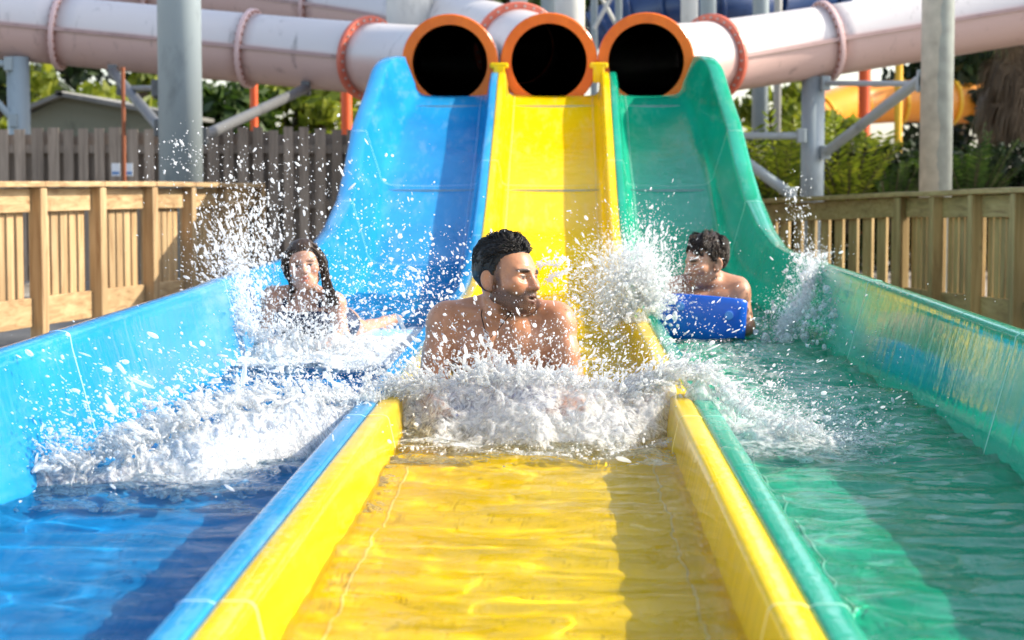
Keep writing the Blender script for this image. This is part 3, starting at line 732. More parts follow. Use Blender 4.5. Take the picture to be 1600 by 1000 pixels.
# arching bushes in front of the hedge top
def fern(label, base, n, L, seed, mat, group):
    g = np.random.default_rng(seed); t = thing('bush', label, 'bush', base, group); V = []; Fs = []
    st = MB()
    for k in range(n):
        az = g.uniform(0, 2 * math.pi); lean = g.uniform(.15, .8); ln = L * g.uniform(.6, 1.1)
        pts = []
        for i in range(9):
            f = i / 8; r = lean * ln * f * .8; z = ln * (f - .42 * lean * f * f)
            pts.append(Vector((base[0] + math.cos(az) * r, base[1] + math.sin(az) * r, base[2] + z)))
        st.tube([pts[0], pts[4], pts[8]], [.012, .008, .003], 5)
        for i in [q * .5 for q in range(3, 17)]:
            for s in (-1, 1):
                i0 = min(int(i), 7); d = (pts[i0 + 1] - pts[i0]).normalized(); sd = d.cross(Vector((0, 0, 1))).normalized() * s
                o = pts[i0].lerp(pts[i0 + 1], i - i0); tip = o + (sd * .8 + d * .5 + Vector((0, 0, -.15))).normalized() * ln * .13 * g.uniform(.7, 1.2)
                m_ = (o + tip) / 2; wv = d * ln * .017
                j = len(V); V += [o, m_ + wv, tip, m_ - wv]; Fs.append([j, j + 1, j + 2, j + 3])
    mk('foliage', V, Fs, mat, t, False); st.build('stems', M['bark'], t)
for u, vb, Y, L, mt, sd, lab in ((1225, 250, 23.6, 1.5, 'leaf_y', 1, 'arching sunlit bush just left of the short right column'), (1325, 250, 23.8, 1.35, 'leaf_y', 2, 'arching sunlit bush right of the short right column'),
        (1395, 250, 23.7, .95, 'leaf_g', 3, 'arching green bush under the diagonal brace'), (1515, 250, 23.7, 1.25, 'leaf_g', 4, 'arching green bush between the weathered column and the palm'), (1190, 250, 23.7, 1.1, 'leaf_g', 5, 'arching green bush at the green slide rim')):
    p = at(u, vb, Y); fern(lab, (p.x, Y, GZ + .45), 46, L, sd, M[mt], 'arching bushes over the hedge')
# palm
def palm(label, base, h, seed):
    g = np.random.default_rng(seed); t = thing('palm_tree', label, 'palm', base, None); bx, by, bz = base
    pts = [(bx + .03 * math.sin(i), by, bz + h * i / 24) for i in range(25)]; rr = [.17 + .012 * (i % 2) for i in range(25)]
    b = MB(); b.tube(pts, rr, 16); b.build('trunk', M['bark'], t, True)
    for nm, mat, nF, e0, e1, Ln in (('crown', M['palm'], 46, -25, 75, 1.3), ('dry_skirt', M['dead'], 110, -90, -62, 1.0)):
        V = []; Fs = []
        for k in range(nF):
            az = g.uniform(0, 2 * math.pi); el = R(g.uniform(e0, e1)); L = Ln * g.uniform(.7, 1.1)
            z0 = h - (0 if nm == 'crown' else g.uniform(0.0, .75))
            d = Vector((math.cos(az) * math.cos(el), math.sin(az) * math.cos(el), math.sin(el))); p = Vector((bx, by, bz + z0)) + Vector((math.cos(az), math.sin(az), 0)) * .16; q = p + d * L * .4
            sd = d.cross(Vector((0, 0, 1))).normalized() if abs(d.z) < .99 else Vector((1, 0, 0)); upv = sd.cross(d)
            j = len(V); V += [p + sd * .012, p - sd * .012, q - sd * .012, q + sd * .012]; Fs.append([j, j + 1, j + 2, j + 3])
            for i in range(20):
                a = R(-70 + 140 * i / 19); fd2 = (d * math.cos(a) + sd * math.sin(a)).normalized(); ln = L * g.uniform(.35, .6)
                m_ = q + fd2 * ln * .55 + Vector((0, 0, .01)); tip = q + fd2 * ln * .8 + Vector((0, 0, -.14 - .22 * abs(math.sin(a))))
                wv = fd2.cross(upv).normalized() * .011
                j = len(V); V += [q, m_ + wv, tip, m_ - wv]; Fs.append([j, j + 1, j + 2, j + 3])
        mk(nm, V, Fs, mat, t, False)
p = at(1588, 268, 25.5); palm('palm tree with a brown skirt of dead fronds at the right edge', (p.x, 25.5, GZ), 3.1, 3)

# ------------------------------------------------------------------ sculpting: smooth blends of rounded shapes, skinned by surface nets
class Sculpt:
    def __init__(s, xs, ys, zs):
        s.x, s.y, s.z = [np.asarray(q, dtype=np.float32) for q in (xs, ys, zs)]
        s.d = np.full((len(s.x), len(s.y), len(s.z)), 9.0, dtype=np.float32)
        s.T = None; s.sc = 1.0            # (3x3, origin) of a local frame, its scale
    def frame(s, M3=None, o=None): s.T = None if M3 is None else (np.array(M3, dtype=np.float32), np.array(o, dtype=np.float32)); s.sc = 1.0 if M3 is None else float(np.linalg.norm(np.array(M3)[:, 0])); return s
    def w(s, p):
        p = np.asarray(p, dtype=np.float32)
        return p if s.T is None else s.T[0] @ p + s.T[1]
    def _sl(s, lo, hi):
        r = []
        for a, l, h in zip((s.x, s.y, s.z), lo, hi): r.append(slice(max(np.searchsorted(a, l) - 1, 0), min(np.searchsorted(a, h) + 1, len(a))))
        return tuple(r)
    def _comb(s, sl, e, k, op):
        d = s.d[sl]
        if d.size == 0: return s
        if op == 'sub': e = -e
        if k > 0:
            h = np.maximum(k - np.abs(d - e), 0) / k; q = h * h * k * .25
        else: q = 0
        s.d[sl] = (np.minimum(d, e) - q) if op == 'add' else (np.maximum(d, e) + q)
        return s
    def _pts(s, sl): return s.x[sl[0]][:, None, None], s.y[sl[1]][None, :, None], s.z[sl[2]][None, None, :]
    def cap(s, a, b, r1, r2=None, k=.02, op='add', sq=None):
        """tapered capsule; sq squashes it along a world axis vector by a factor: (axis, factor)"""
        r2 = r1 if r2 is None else r2; r1 *= s.sc; r2 *= s.sc; a = s.w(a); b = s.w(b); m = max(r1, r2) * 1.15 + k + .02
        sl = s._sl(np.minimum(a, b) - m, np.maximum(a, b) + m); X, Y, Z = s._pts(sl)
        v = b - a; L = max(float(v @ v), 1e-9)
        px, py, pz = X - a[0], Y - a[1], Z - a[2]
        t = np.clip((px * v[0] + py * v[1] + pz * v[2]) / L, 0, 1)
        dx, dy, dz = px - t * v[0], py - t * v[1], pz - t * v[2]
        e = np.sqrt(dx * dx + dy * dy + dz * dz) - (r1 + (r2 - r1) * t)
        return s._comb(sl, e, k, op)
    def ell(s, c, r, k=.02, op='add', rot=None):
        c0 = s.w(c); r = np.asarray(r, dtype=np.float32)
        r = r * s.sc; A = np.eye(3, dtype=np.float32) if s.T is None else s.T[0] / s.sc
        if rot is not None: A = A @ np.array(rot, dtype=np.float32)
        m = (np.abs(A) @ r) + k + .02
        sl = s._sl(c0 - m, c0 + m); X, Y, Z = s._pts(sl)
        px, py, pz = X - c0[0], Y - c0[1], Z - c0[2]
        q = [(A[0, i] * px + A[1, i] * py + A[2, i] * pz) / r[i] for i in range(3)]
        k0 = np.sqrt(q[0] ** 2 + q[1] ** 2 + q[2] ** 2) + 1e-6
        k1 = np.sqrt((q[0] / r[0]) ** 2 + (q[1] / r[1]) ** 2 + (q[2] / r[2]) ** 2) + 1e-6
        return s._comb(sl, k0 * (k0 - 1) / k1, k, op)
    def mesh(s):
        return surface_nets(s.d, s.x, s.y, s.z)

def surface_nets(d, xs, ys, zs):
    b = d < 0
    c = np.zeros(tuple(n - 1 for n in b.shape), dtype=np.uint8)
    for i in (0, 1):
        for j in (0, 1):
            for k in (0, 1): c += b[i:b.shape[0] - 1 + i, j:b.shape[1] - 1 + j, k:b.shape[2] - 1 + k]
    act = np.argwhere((c > 0) & (c < 8)); n = len(act)
    idx = np.full(c.shape, -1, dtype=np.int64); idx[act[:, 0], act[:, 1], act[:, 2]] = np.arange(n)
    cor = np.array([(i, j, k) for i in (0, 1) for j in (0, 1) for k in (0, 1)])
    dv = np.stack([d[act[:, 0] + q[0], act[:, 1] + q[1], act[:, 2] + q[2]] for q in cor], 1)
    acc = np.zeros((n, 3)); cnt = np.zeros(n)
    for p in range(8):
        for q in range(p + 1, 8):
            if np.abs(cor[p] - cor[q]).sum() != 1: continue
            a, e = dv[:, p], dv[:, q]; mk_ = (a < 0) != (e < 0)
            t = np.where(mk_, a / np.where(a - e == 0, 1, a - e), 0)
            acc += mk_[:, None] * (cor[p] + t[:, None] * (cor[q] - cor[p])); cnt += mk_
    f = acc / np.maximum(cnt, 1)[:, None]
    V = np.stack([A[act[:, i]] + f[:, i] * (A[act[:, i] + 1] - A[act[:, i]]) for i, A in enumerate((xs, ys, zs))], 1)
    Fs = []
    for ax in range(3):
        lo = [slice(None)] * 3; hi = [slice(None)] * 3; lo[ax] = slice(0, -1); hi[ax] = slice(1, None)
        o1, o2 = (ax + 1) % 3, (ax + 2) % 3
        for q in (lo, hi): q[o1] = slice(1, -1); q[o2] = slice(1, -1)
        A, B = b[tuple(lo)], b[tuple(hi)]
        e = np.argwhere(A != B); sg = A[e[:, 0], e[:, 1], e[:, 2]]
        e[:, o1] += 1; e[:, o2] += 1
        def at_(du, dv_):
            q = e.copy(); q[:, o1] += du; q[:, o2] += dv_; return idx[q[:, 0], q[:, 1], q[:, 2]]
        quad = np.stack([at_(-1, -1), at_(0, -1), at_(0, 0), at_(-1, 0)], 1)
        quad[~sg] = quad[~sg][:, ::-1]
        Fs.append(quad)
    Fs = np.concatenate(Fs); Fs = Fs[(Fs >= 0).all(1)]
    return V, Fs
def rng_axis(segs):
    """axis samples with a step per stretch: [(start, step), ..., (end, None)]"""
    out = []
    for (a, st), (b, _) in zip(segs[:-1], segs[1:]): out.append(np.arange(a, b - st * .5, st))
    return np.concatenate(out + [[segs[-1][0]]])
def rotz(a): c, s = math.cos(a), math.sin(a); return np.array([[c, -s, 0], [s, c, 0], [0, 0, 1.0]])
def rotx(a): c, s = math.cos(a), math.sin(a); return np.array([[1, 0, 0], [0, c, -s], [0, s, c]])
def roty(a): c, s = math.cos(a), math.sin(a); return np.array([[c, 0, s], [0, 1, 0], [-s, 0, c]])

def sculpt_head(S, jaw=1.0, smile=0.0, mouth_open=.5, lid=0.0, brow=1.0):
    """head in its own frame: face looks along -y, origin between the ears; about 0.23 m tall"""
    S.ell((0, .018, .036), (.075, .095, .084), .02)
    S.ell((0, -.030, .004), (.066, .066, .085), .03)
    S.ell((0, -.046, -.050), (.052 * jaw, .050, .058), .03)
    S.ell((0, -.066, -.088), (.032 * jaw, .030, .024), .025)           # chin
    S.ell((0, -.083, -.097), (.016 * jaw, .014, .013), .02)
    for s in (-1, 1):
        S.cap((s * .056 * jaw, .002, -.060), (s * .030 * jaw, -.066, -.092), .018, .015, .03)     # jaw line
        S.ell((s * .046, -.066, -.020), (.022, .022, .017), .025)      # cheekbone
        S.cap((s * .016, -.091, .019), (s * .046, -.078, .020), .0085 * brow, .008 * brow, .015)    # brow ridge
        S.ell((s * .031, -.098, .001), (.020, .018, .0125), .012, 'sub')   # socket
        S.ell((s * .031, -.0765, .000), (.0150, .0135, .0130), .004)      # eyeball
        S.cap((s * .018, -.0885, .0055 - .0035 * lid), (s * .044, -.0815, .0050 - .004 * lid), .0042 + .0022 * lid, .0036 + .0018 * lid, .005)   # upper lid
        S.cap((s * .019, -.0875, -.0088), (s * .043, -.0815, -.0078), .0036, .003, .005)  # lower lid
        # ear
        S.ell((s * .081, .016, -.010), (.0085, .021, .033), .006, 'add', rotz(-s * .5) @ rotx(-.18))
        S.ell((s * .0875, .009, -.006), (.0065, .0125, .020), .004, 'sub', rotz(-s * .5))
        S.ell((s * .079, .006, -.038), (.007, .009, .010), .008)
    S.cap((0, -.092, .014), (0, -.112, -.026), .0085, .0115, .014)        # nose
    S.ell((0, -.116, -.031), (.0115, .011, .0100), .010)
    for s in (-1, 1):
        S.ell((s * .0125, -.101, -.035), (.0085, .0105, .0078), .008)
        S.ell((s * .0065, -.110, -.0425), (.0038, .0055, .003), .003, 'sub')
    S.ell((0, -.088, -.064), (.030, .016, .020), .018)                   # muzzle
    g = .004 + .010 * mouth_open
    S.ell((0, -.104, -.0655), (.019 + .008 * smile, .016, g * .55), .004, 'sub')
    for s in (-1, 1):
        S.cap((0, -.1035, -.0575 - g * .05), (s * (.021 + .006 * smile), -.092, -.0635 + .004 * smile), .0052, .003, .005)
        S.cap((0, -.1015, -.0715 - g * .55), (s * (.019 + .006 * smile), -.092, -.0675 + .003 * smile), .0062, .003, .005)
def head_zones(P):
    """local head points -> masks (0..1): lips, brows, iris, white of the eye, teeth, beard, hair-bearing scalp"""
    x, y, z = P[:, 0], P[:, 1], P[:, 2]; ax = np.abs(x)
    def e(c, r): return 1 - np.clip((((np.abs(x) - c[0]) / r[0]) ** 2 + ((y - c[1]) / r[1]) ** 2 + ((z - c[2]) / r[2]) ** 2 - .55) / .6, 0, 1)
    lips = np.maximum(e((.0, -.104, -.0585), (.024, .013, .0058)), e((.0, -.102, -.0755), (.022, .013, .0078)))
    brow = e((.032, -.088, .0205), (.028, .026, .0080)) * (ax > .010)
    eye = e((.031, -.090, -.0010), (.0125, .012, .0062))
    iris = e((.031, -.092, -.0015), (.0075, .014, .0072))
    beard = np.clip((-.028 - z + .55 * (np.clip(y, -.06, .03) + .06) * 0) / .018, 0, 1) * np.clip((.030 - y) / .02, 0, 1) * np.clip((z + .135) / .02, 0, 1)
    beard *= 1 - np.clip(1 - (np.abs(ax - .045) / .020) ** 2 - ((z + .030) / .028) ** 2, 0, 1)   # bare cheek
    side = np.clip((ax - .058) / .006, 0, 1) * np.clip((.020 - np.abs(y + .014)) / .010, 0, 1) * (z < .05) * (z > -.08)
    near = np.clip((.152 - np.sqrt(x * x + y * y + z * z)) / .01, 0, 1); side = side * near; beard = beard * near
    lash = e((.031, -.091, .0042), (.0175, .018, .0030))
    return dict(lash=lash, lips=lips, brow=brow, eye=eye, iris=iris, beard=np.clip(np.maximum(beard, side * .9), 0, 1))

def finger(S, base, d0, curl, L, r):
    """three phalanges from base; d0 start direction, curl axis is the cross of d0 and curl"""
    p = np.array(base, float); d = np.array(d0, float); d /= np.linalg.norm(d); c = np.array(curl, float)
    for i, f in enumerate((.45, .32, .23)):
        q = p + d * L * f; S.cap(p, q, r * (1 - .12 * i), r * (.92 - .12 * i), .003); p = q
        d = d + c * (.55 + .25 * i); d /= np.linalg.norm(d)
def hand(S, wrist, d, side, palm_n, curl=1.0, sc=1.0):
    """wrist position, pointing direction, direction towards the thumb, palm normal (curl goes that way)"""
    w_, d, t, n = [np.array(q, float) for q in (wrist, d, side, palm_n)]
    d /= np.linalg.norm(d); t -= d * (t @ d); t /= np.linalg.norm(t); n = n - d * (n @ d) - t * (n @ t); n /= np.linalg.norm(n)
    for o in (-.027, -.009, .009, .026): S.cap(w_ + t * o * .6, w_ + d * .085 * sc + t * o * sc, .014 * sc, .012 * sc, .012)
    for o, L, r in ((.028, .070, .0092), (.009, .078, .0095), (-.010, .072, .0090), (-.028, .056, .0080)):
        finger(S, w_ + d * .088 * sc + t * o * sc, d + t * o * 2, n * .8 * curl, L * sc, r * sc)
    p = w_ + d * .03 * sc + t * .03 * sc; q = p + (d * .6 + t * .75 + n * .25) * .045 * sc; S.cap(p, q, .014 * sc, .011 * sc, .01)
    S.cap(q, q + (d * .85 + t * .2 + n * .4) * .032 * sc, .0105 * sc, .0085 * sc, .003)

def skinmat(name, base, stub):
    m, nt, b = new_mat(name); L = nt.links.new
    at_ = N(nt, 'ShaderNodeAttribute', attribute_name='tone')
    n = N(nt, 'ShaderNodeTexNoise', i_Scale=38, i_Detail=4, i_Roughness=.6); L(coords(nt), n.inputs['Vector'])
    mr = N(nt, 'ShaderNodeMapRange', i_1=.3, i_2=.7, i_3=.88, i_4=1.10); L(n.outputs['Fac'], mr.inputs[0])
    sc = N(nt, 'ShaderNodeVectorMath', operation='SCALE'); L(at_.outputs['Color'], sc.inputs[0]); L(mr.outputs[0], sc.inputs['Scale'])
    bt = N(nt, 'ShaderNodeAttribute', attribute_name='stubble')
    n2 = N(nt, 'ShaderNodeTexNoise', i_Scale=700, i_Detail=2); L(coords(nt), n2.inputs['Vector'])
    mr2 = N(nt, 'ShaderNodeMapRange', i_1=.32, i_2=.62, i_3=.62, i_4=1.0); L(n2.outputs['Fac'], mr2.inputs[0])
    mu = N(nt, 'ShaderNodeMath', operation='MULTIPLY'); L(bt.outputs['Fac'], mu.inputs[0]); L(mr2.outputs[0], mu.inputs[1])
    mx = N(nt, 'ShaderNodeMix', data_type='RGBA'); mx.inputs[7].default_value = (*stub, 1); L(mu.outputs[0], mx.inputs[0]); L(sc.outputs[0], mx.inputs[6])
    L(mx.outputs[2], b.inputs['Base Color'])
    n3 = N(nt, 'ShaderNodeTexNoise', i_Scale=150, i_Detail=3); L(coords(nt), n3.inputs['Vector'])
    bp = N(nt, 'ShaderNodeBump', i_Strength=.18, i_Distance=.003); L(n3.outputs['Fac'], bp.inputs['Height']); L(bp.outputs['Normal'], b.inputs['Normal'])
    n5 = N(nt, 'ShaderNodeTexNoise', i_Scale=24, i_Detail=3); L(coords(nt), n5.inputs['Vector'])
    rr = N(nt, 'ShaderNodeMapRange', i_1=.35, i_2=.65, i_3=.24, i_4=.5); L(n5.outputs['Fac'], rr.inputs[0]); L(rr.outputs[0], b.inputs['Roughness'])
    sp(m, Subsurface_Weight=.12, Subsurface_Scale=.02, IOR=1.42)
    b.inputs['Subsurface Radius'].default_value = (1, .35, .2)
    return m
def hairmat(name, c1, c2):
    m, nt, b = new_mat(name); L = nt.links.new
    g = N(nt, 'ShaderNodeNewGeometry'); r = ramp(nt, [(0, c1), (1, c2)]); L(g.outputs['Random Per Island'], r.inputs['Fac']); L(r.outputs['Color'], b.inputs['Base Color'])
    sp(m, Roughness=.42, Specular_IOR_Level=.3); return m
M['hair_black'] = hairmat('wet_black_hair', (.006, .005, .004), (.018, .013, .010))
M['hair_brown'] = hairmat('wet_brown_hair', (.010, .006, .004), (.035, .02, .012))
M['hair_long'] = hairmat('wet_long_hair', (.016, .010, .007), (.06, .036, .022))
def foamrubber(name, c):
    m, nt, b = new_mat(name); L = nt.links.new
    n = N(nt, 'ShaderNodeTexNoise', i_Scale=6, i_Detail=6); L(coords(nt), n.inputs['Vector'])
    r = ramp(nt, [(.3, tuple(q * .8 for q in c)), (.7, c)]); L(n.outputs['Fac'], r.inputs['Fac']); L(r.outputs['Color'], b.inputs['Base Color'])
    n2 = N(nt, 'ShaderNodeTexNoise', i_Scale=14, i_Detail=4); L(coords(nt), n2.inputs['Vector'])
    bp = N(nt, 'ShaderNodeBump', i_Strength=.15, i_Distance=.01); L(n2.outputs['Fac'], bp.inputs['Height']); L(bp.outputs['Normal'], b.inputs['Normal'])
    sp(m, Roughness=.25); return m
M['mat_blue'] = foamrubber('blue_mat_vinyl', (.012, .12, .62))
M['mat_pale'] = foamrubber('pale_blue_mat_vinyl', (.32, .56, .78))
M['swim_navy'] = foamrubber('navy_swimwear', (.012, .022, .06))
M['swim_dark'] = foamrubber('dark_swim_shorts', (.03, .035, .05))
M['cord'] = foamrubber('dark_cord', (.02, .012, .008))
M['pendant'] = paint('bronze_pendant', (.35, .20, .07), None, .3, metallic=.7)

def finish_person(root, origin, S, HM, HO, tone, stub, beard_amt, name, zone_fn=None, teeth=True, smile=0, brow_col=(.02, .013, .01), eyes_down=0.0, brow_amt=.95):
    V, Fs = S.mesh()
    hp = (V - HO) @ HM                              # into the head frame
    z = head_zones(hp)
    inhead = (np.linalg.norm(hp, axis=1) < .17)
    col = np.tile(np.array(tone), (len(V), 1))
    def mix(c, m):
        m = np.clip(m * inhead, 0, 1)[:, None]; col[:] = col * (1 - m) + np.array(c) * m
    flush = np.clip(1 - ((np.abs(hp[:, 0]) - .04) / .03) ** 2 - ((hp[:, 2] + .02) / .035) ** 2 , 0, 1) * (hp[:, 1] < -.04)
    mix(np.array(tone) * np.array([1.08, .86, .82]), flush * .5)
    mix(np.array(tone) * np.array([.95, .52, .50]), z['lips'] * .8)
    mix(brow_col, z['brow'] * brow_amt)
    eo = 1 - eyes_down
    mix((.50, .44, .40), z['eye'] * eo); mix((.025, .015, .01), z['iris'] * (1 - .6 * eyes_down)); mix((.02, .012, .008), z['lash'] * .9)
    inm = (np.abs(hp[:, 0]) < .024 + .006 * smile) & (hp[:, 1] < -.082) & (hp[:, 1] > -.0975) & (np.abs(hp[:, 2] + .0662) < .0065)
    mix((.70, .66, .60) if teeth else (.10, .03, .025), inm * .95)
    if zone_fn is not None: zone_fn(V, col)
    o = mk(name, V + np.array(origin), Fs, skinmat(name + '_skin', tone, stub), root, True)
    a = o.data.color_attributes.new('tone', 'FLOAT_COLOR', 'POINT'); a.data.foreach_set('color', np.concatenate([col, np.ones((len(V), 1))], 1).astype(np.float32).ravel())
    a = o.data.attributes.new('stubble', 'FLOAT', 'POINT'); a.data.foreach_set('value', (z['beard'] * inhead * beard_amt).astype(np.float32))
    return o
def strands(pts_list, r0, n=5, taper=.15):
    V = []; Fs = []
    for pts in pts_list:
        b = MB(); m = len(pts); b.tube(pts, [r0 * (1 - (1 - taper) * (i / (m - 1)) ** 1.5) for i in range(m)], n, False)
        o = len(V); V += b.V; Fs += [[i + o for i in f] for f in b.F]
    return V, Fs
def make_reg(ang, zs):
    def reg(u):
        a = math.degrees(math.atan2(abs(u[0]), -u[1])); return min(u[2] - float(np.interp(a, ang, zs)), .4)
    return reg
def scalp_hair(HM, HO, fall, n, length, r0, seed, lift=.004, region=None, wave=.0, segs=7, clump=0, pull=.8):
    """locks combed over the skull: each starts on the scalp and follows the direction field `fall`"""
    g = np.random.default_rng(seed); out = []
    C = np.array([0, .018, .036]); Rr = np.array([.079, .099, .088])
    while len(out) < n:
        u = g.normal(size=3); u /= np.linalg.norm(u)
        if region is not None and not region(u): continue
        L = length(u) * g.uniform(.65, 1.15); p = C + u * Rr; pts = []; ph = g.uniform(0, 6.28); jit = g.normal(size=3) * wave
        for i in range(segs):
            q = (p - C) / Rr; q /= np.linalg.norm(q)
            s = C + q * (Rr + (lift(q) if callable(lift) else lift) * (1 + .22 * math.sin(i * .8 + ph)))
            if i == 0: s = C + q * (Rr - .004)
            free = p[2] < -.055 or getattr(fall, 'free', False)
            pts.append(s if not free else p.copy())
            d = np.array(fall(q, p), float) + g.normal(size=3) * wave * .25 + jit; d /= np.linalg.norm(d)
            p = (s if not free else p) + d * L / (segs - 1)
        out.append(pts)
    A = np.array(out)
    if clump:
        gd = A[:clump]; near = ((A[:, None, 0] - gd[None, :, 0]) ** 2).sum(-1).argmin(1)
        t = (np.linspace(0, 1, segs) ** .8 * pull)[None, :, None]; A = A * (1 - t) + (gd[near] + g.normal(size=(len(A), 1, 3)) * .0012) * t
    return [[Vector(HM @ q + HO) for q in st] for st in A]
M['mat_ring'] = foamrubber('light_blue_disc', (.10, .30, .78))  # small pale blue discs set on the front of the curled mat

# ------------------------------------------------------------------ people
def cap_hair(HM, HO, reg, amp, seed, Rr=(.080, .101, .090), C=(0, .018, .036), nu=80, nv=56, top=.010):
    """the mass of hair lying on the skull; reg(u) > 0 where hair grows"""
    C = np.array(C); Rr = np.array(Rr); th = np.linspace(0, 2 * math.pi, nu, endpoint=False); ph = np.linspace(.02, math.pi * .92, nv)
    T, P = np.meshgrid(th, ph, indexing='ij')
    U = np.stack([np.sin(P) * np.cos(T), np.sin(P) * np.sin(T), np.cos(P)], -1)
    g = np.vectorize(lambda a, b, c: reg((a, b, c)))(U[..., 0], U[..., 1], U[..., 2])
    nz = fbm(U[..., 0] * 5, U[..., 1] * 3, U[..., 2] * 5, 3, seed)
    lift = np.clip(g * 4, -.5, 1) * (.004 + top * np.clip(U[..., 2], 0, 1)) + amp * nz * np.clip(g * 3, 0, 1)
    Pn = C + U * (Rr + lift[..., None]); I = np.arange(nu * nv).reshape(nu, nv)
    J = np.roll(I, -1, 0); q = np.stack([I[:, :-1], I[:, 1:], J[:, 1:], J[:, :-1]], -1).reshape(-1, 4)
    keep = (g.ravel()[q] > -.12).all(1)
    V = Pn.reshape(-1, 3) @ np.array(HM).T + np.array(HO)
    return V.tolist(), q[keep].tolist()
def join_hair(name, parts, origin, mat, parent):
    V = []; Fs = []
    for a, f in parts:
        n = len(V); V += [tuple(p) for p in a]; Fs += [[i + n for i in q] for q in f]
    V = np.array(V) + np.array(origin); return mk(name, V, Fs, mat, parent, True)
def slide_mat(name, label, prof, wd, thick, origin, mat, yaw=0.0, tilt=0.0, group=None, discs=None, bow=0.0):
    """padded riding mat: (y,z) centre line extruded across x, rounded edges and corners"""
    t = thing(name, label, 'mat', origin, group); P = spline([(0, a, b) for a, b in prof], 46); n = len(P)
    V = []; nx = 25
    Rm = rotz(yaw) @ roty(tilt)
    for side in (1, -1):
        for i, p in enumerate(P):
            d = (P[min(i + 1, n - 1)] - P[max(i - 1, 0)]).normalized(); nn = Vector((0, -d.z, d.y))
            s = i / (n - 1); e = min(s, 1 - s) * 2; hw = wd / 2 * (1 - .10 * max(0, 1 - e * 9) ** 2)
            for j in range(nx):
                f = -1 + 2 * j / (nx - 1); ed = min(1, (1 - abs(f)) * 9) ** .5 * min(1, e * 22 + .02) ** .5
                q = Vector((f * hw, p.y, p.z)) + nn * (side * thick / 2 * ed + bow * (f * f - .4))
                V.append(Rm @ np.array(q) + np.array(origin))
    I = np.arange(n * nx).reshape(n, nx); m = n * nx
    a = np.stack([I[:-1, :-1], I[:-1, 1:], I[1:, 1:], I[1:, :-1]], -1).reshape(-1, 4)
    o = mk('pad', V, np.concatenate([a, (a + m)[:, ::-1]]), mat, t, True)
    if discs:
        for (hx, hy, hz, nrm) in discs:
            c = np.array((hx, hy, hz)); nrm = np.array(nrm, float); nrm /= np.linalg.norm(nrm); b = MB()
            W = lambda q: Vector(Rm @ np.array(q) + np.array(origin))
            c = c + nrm * .002; b.tube([W(c - nrm * .01), W(c + nrm * .002), W(c + nrm * .003)], [.021, .020, .014], 24); b.build('mat_disc', M['mat_ring'], t, False)
    return t

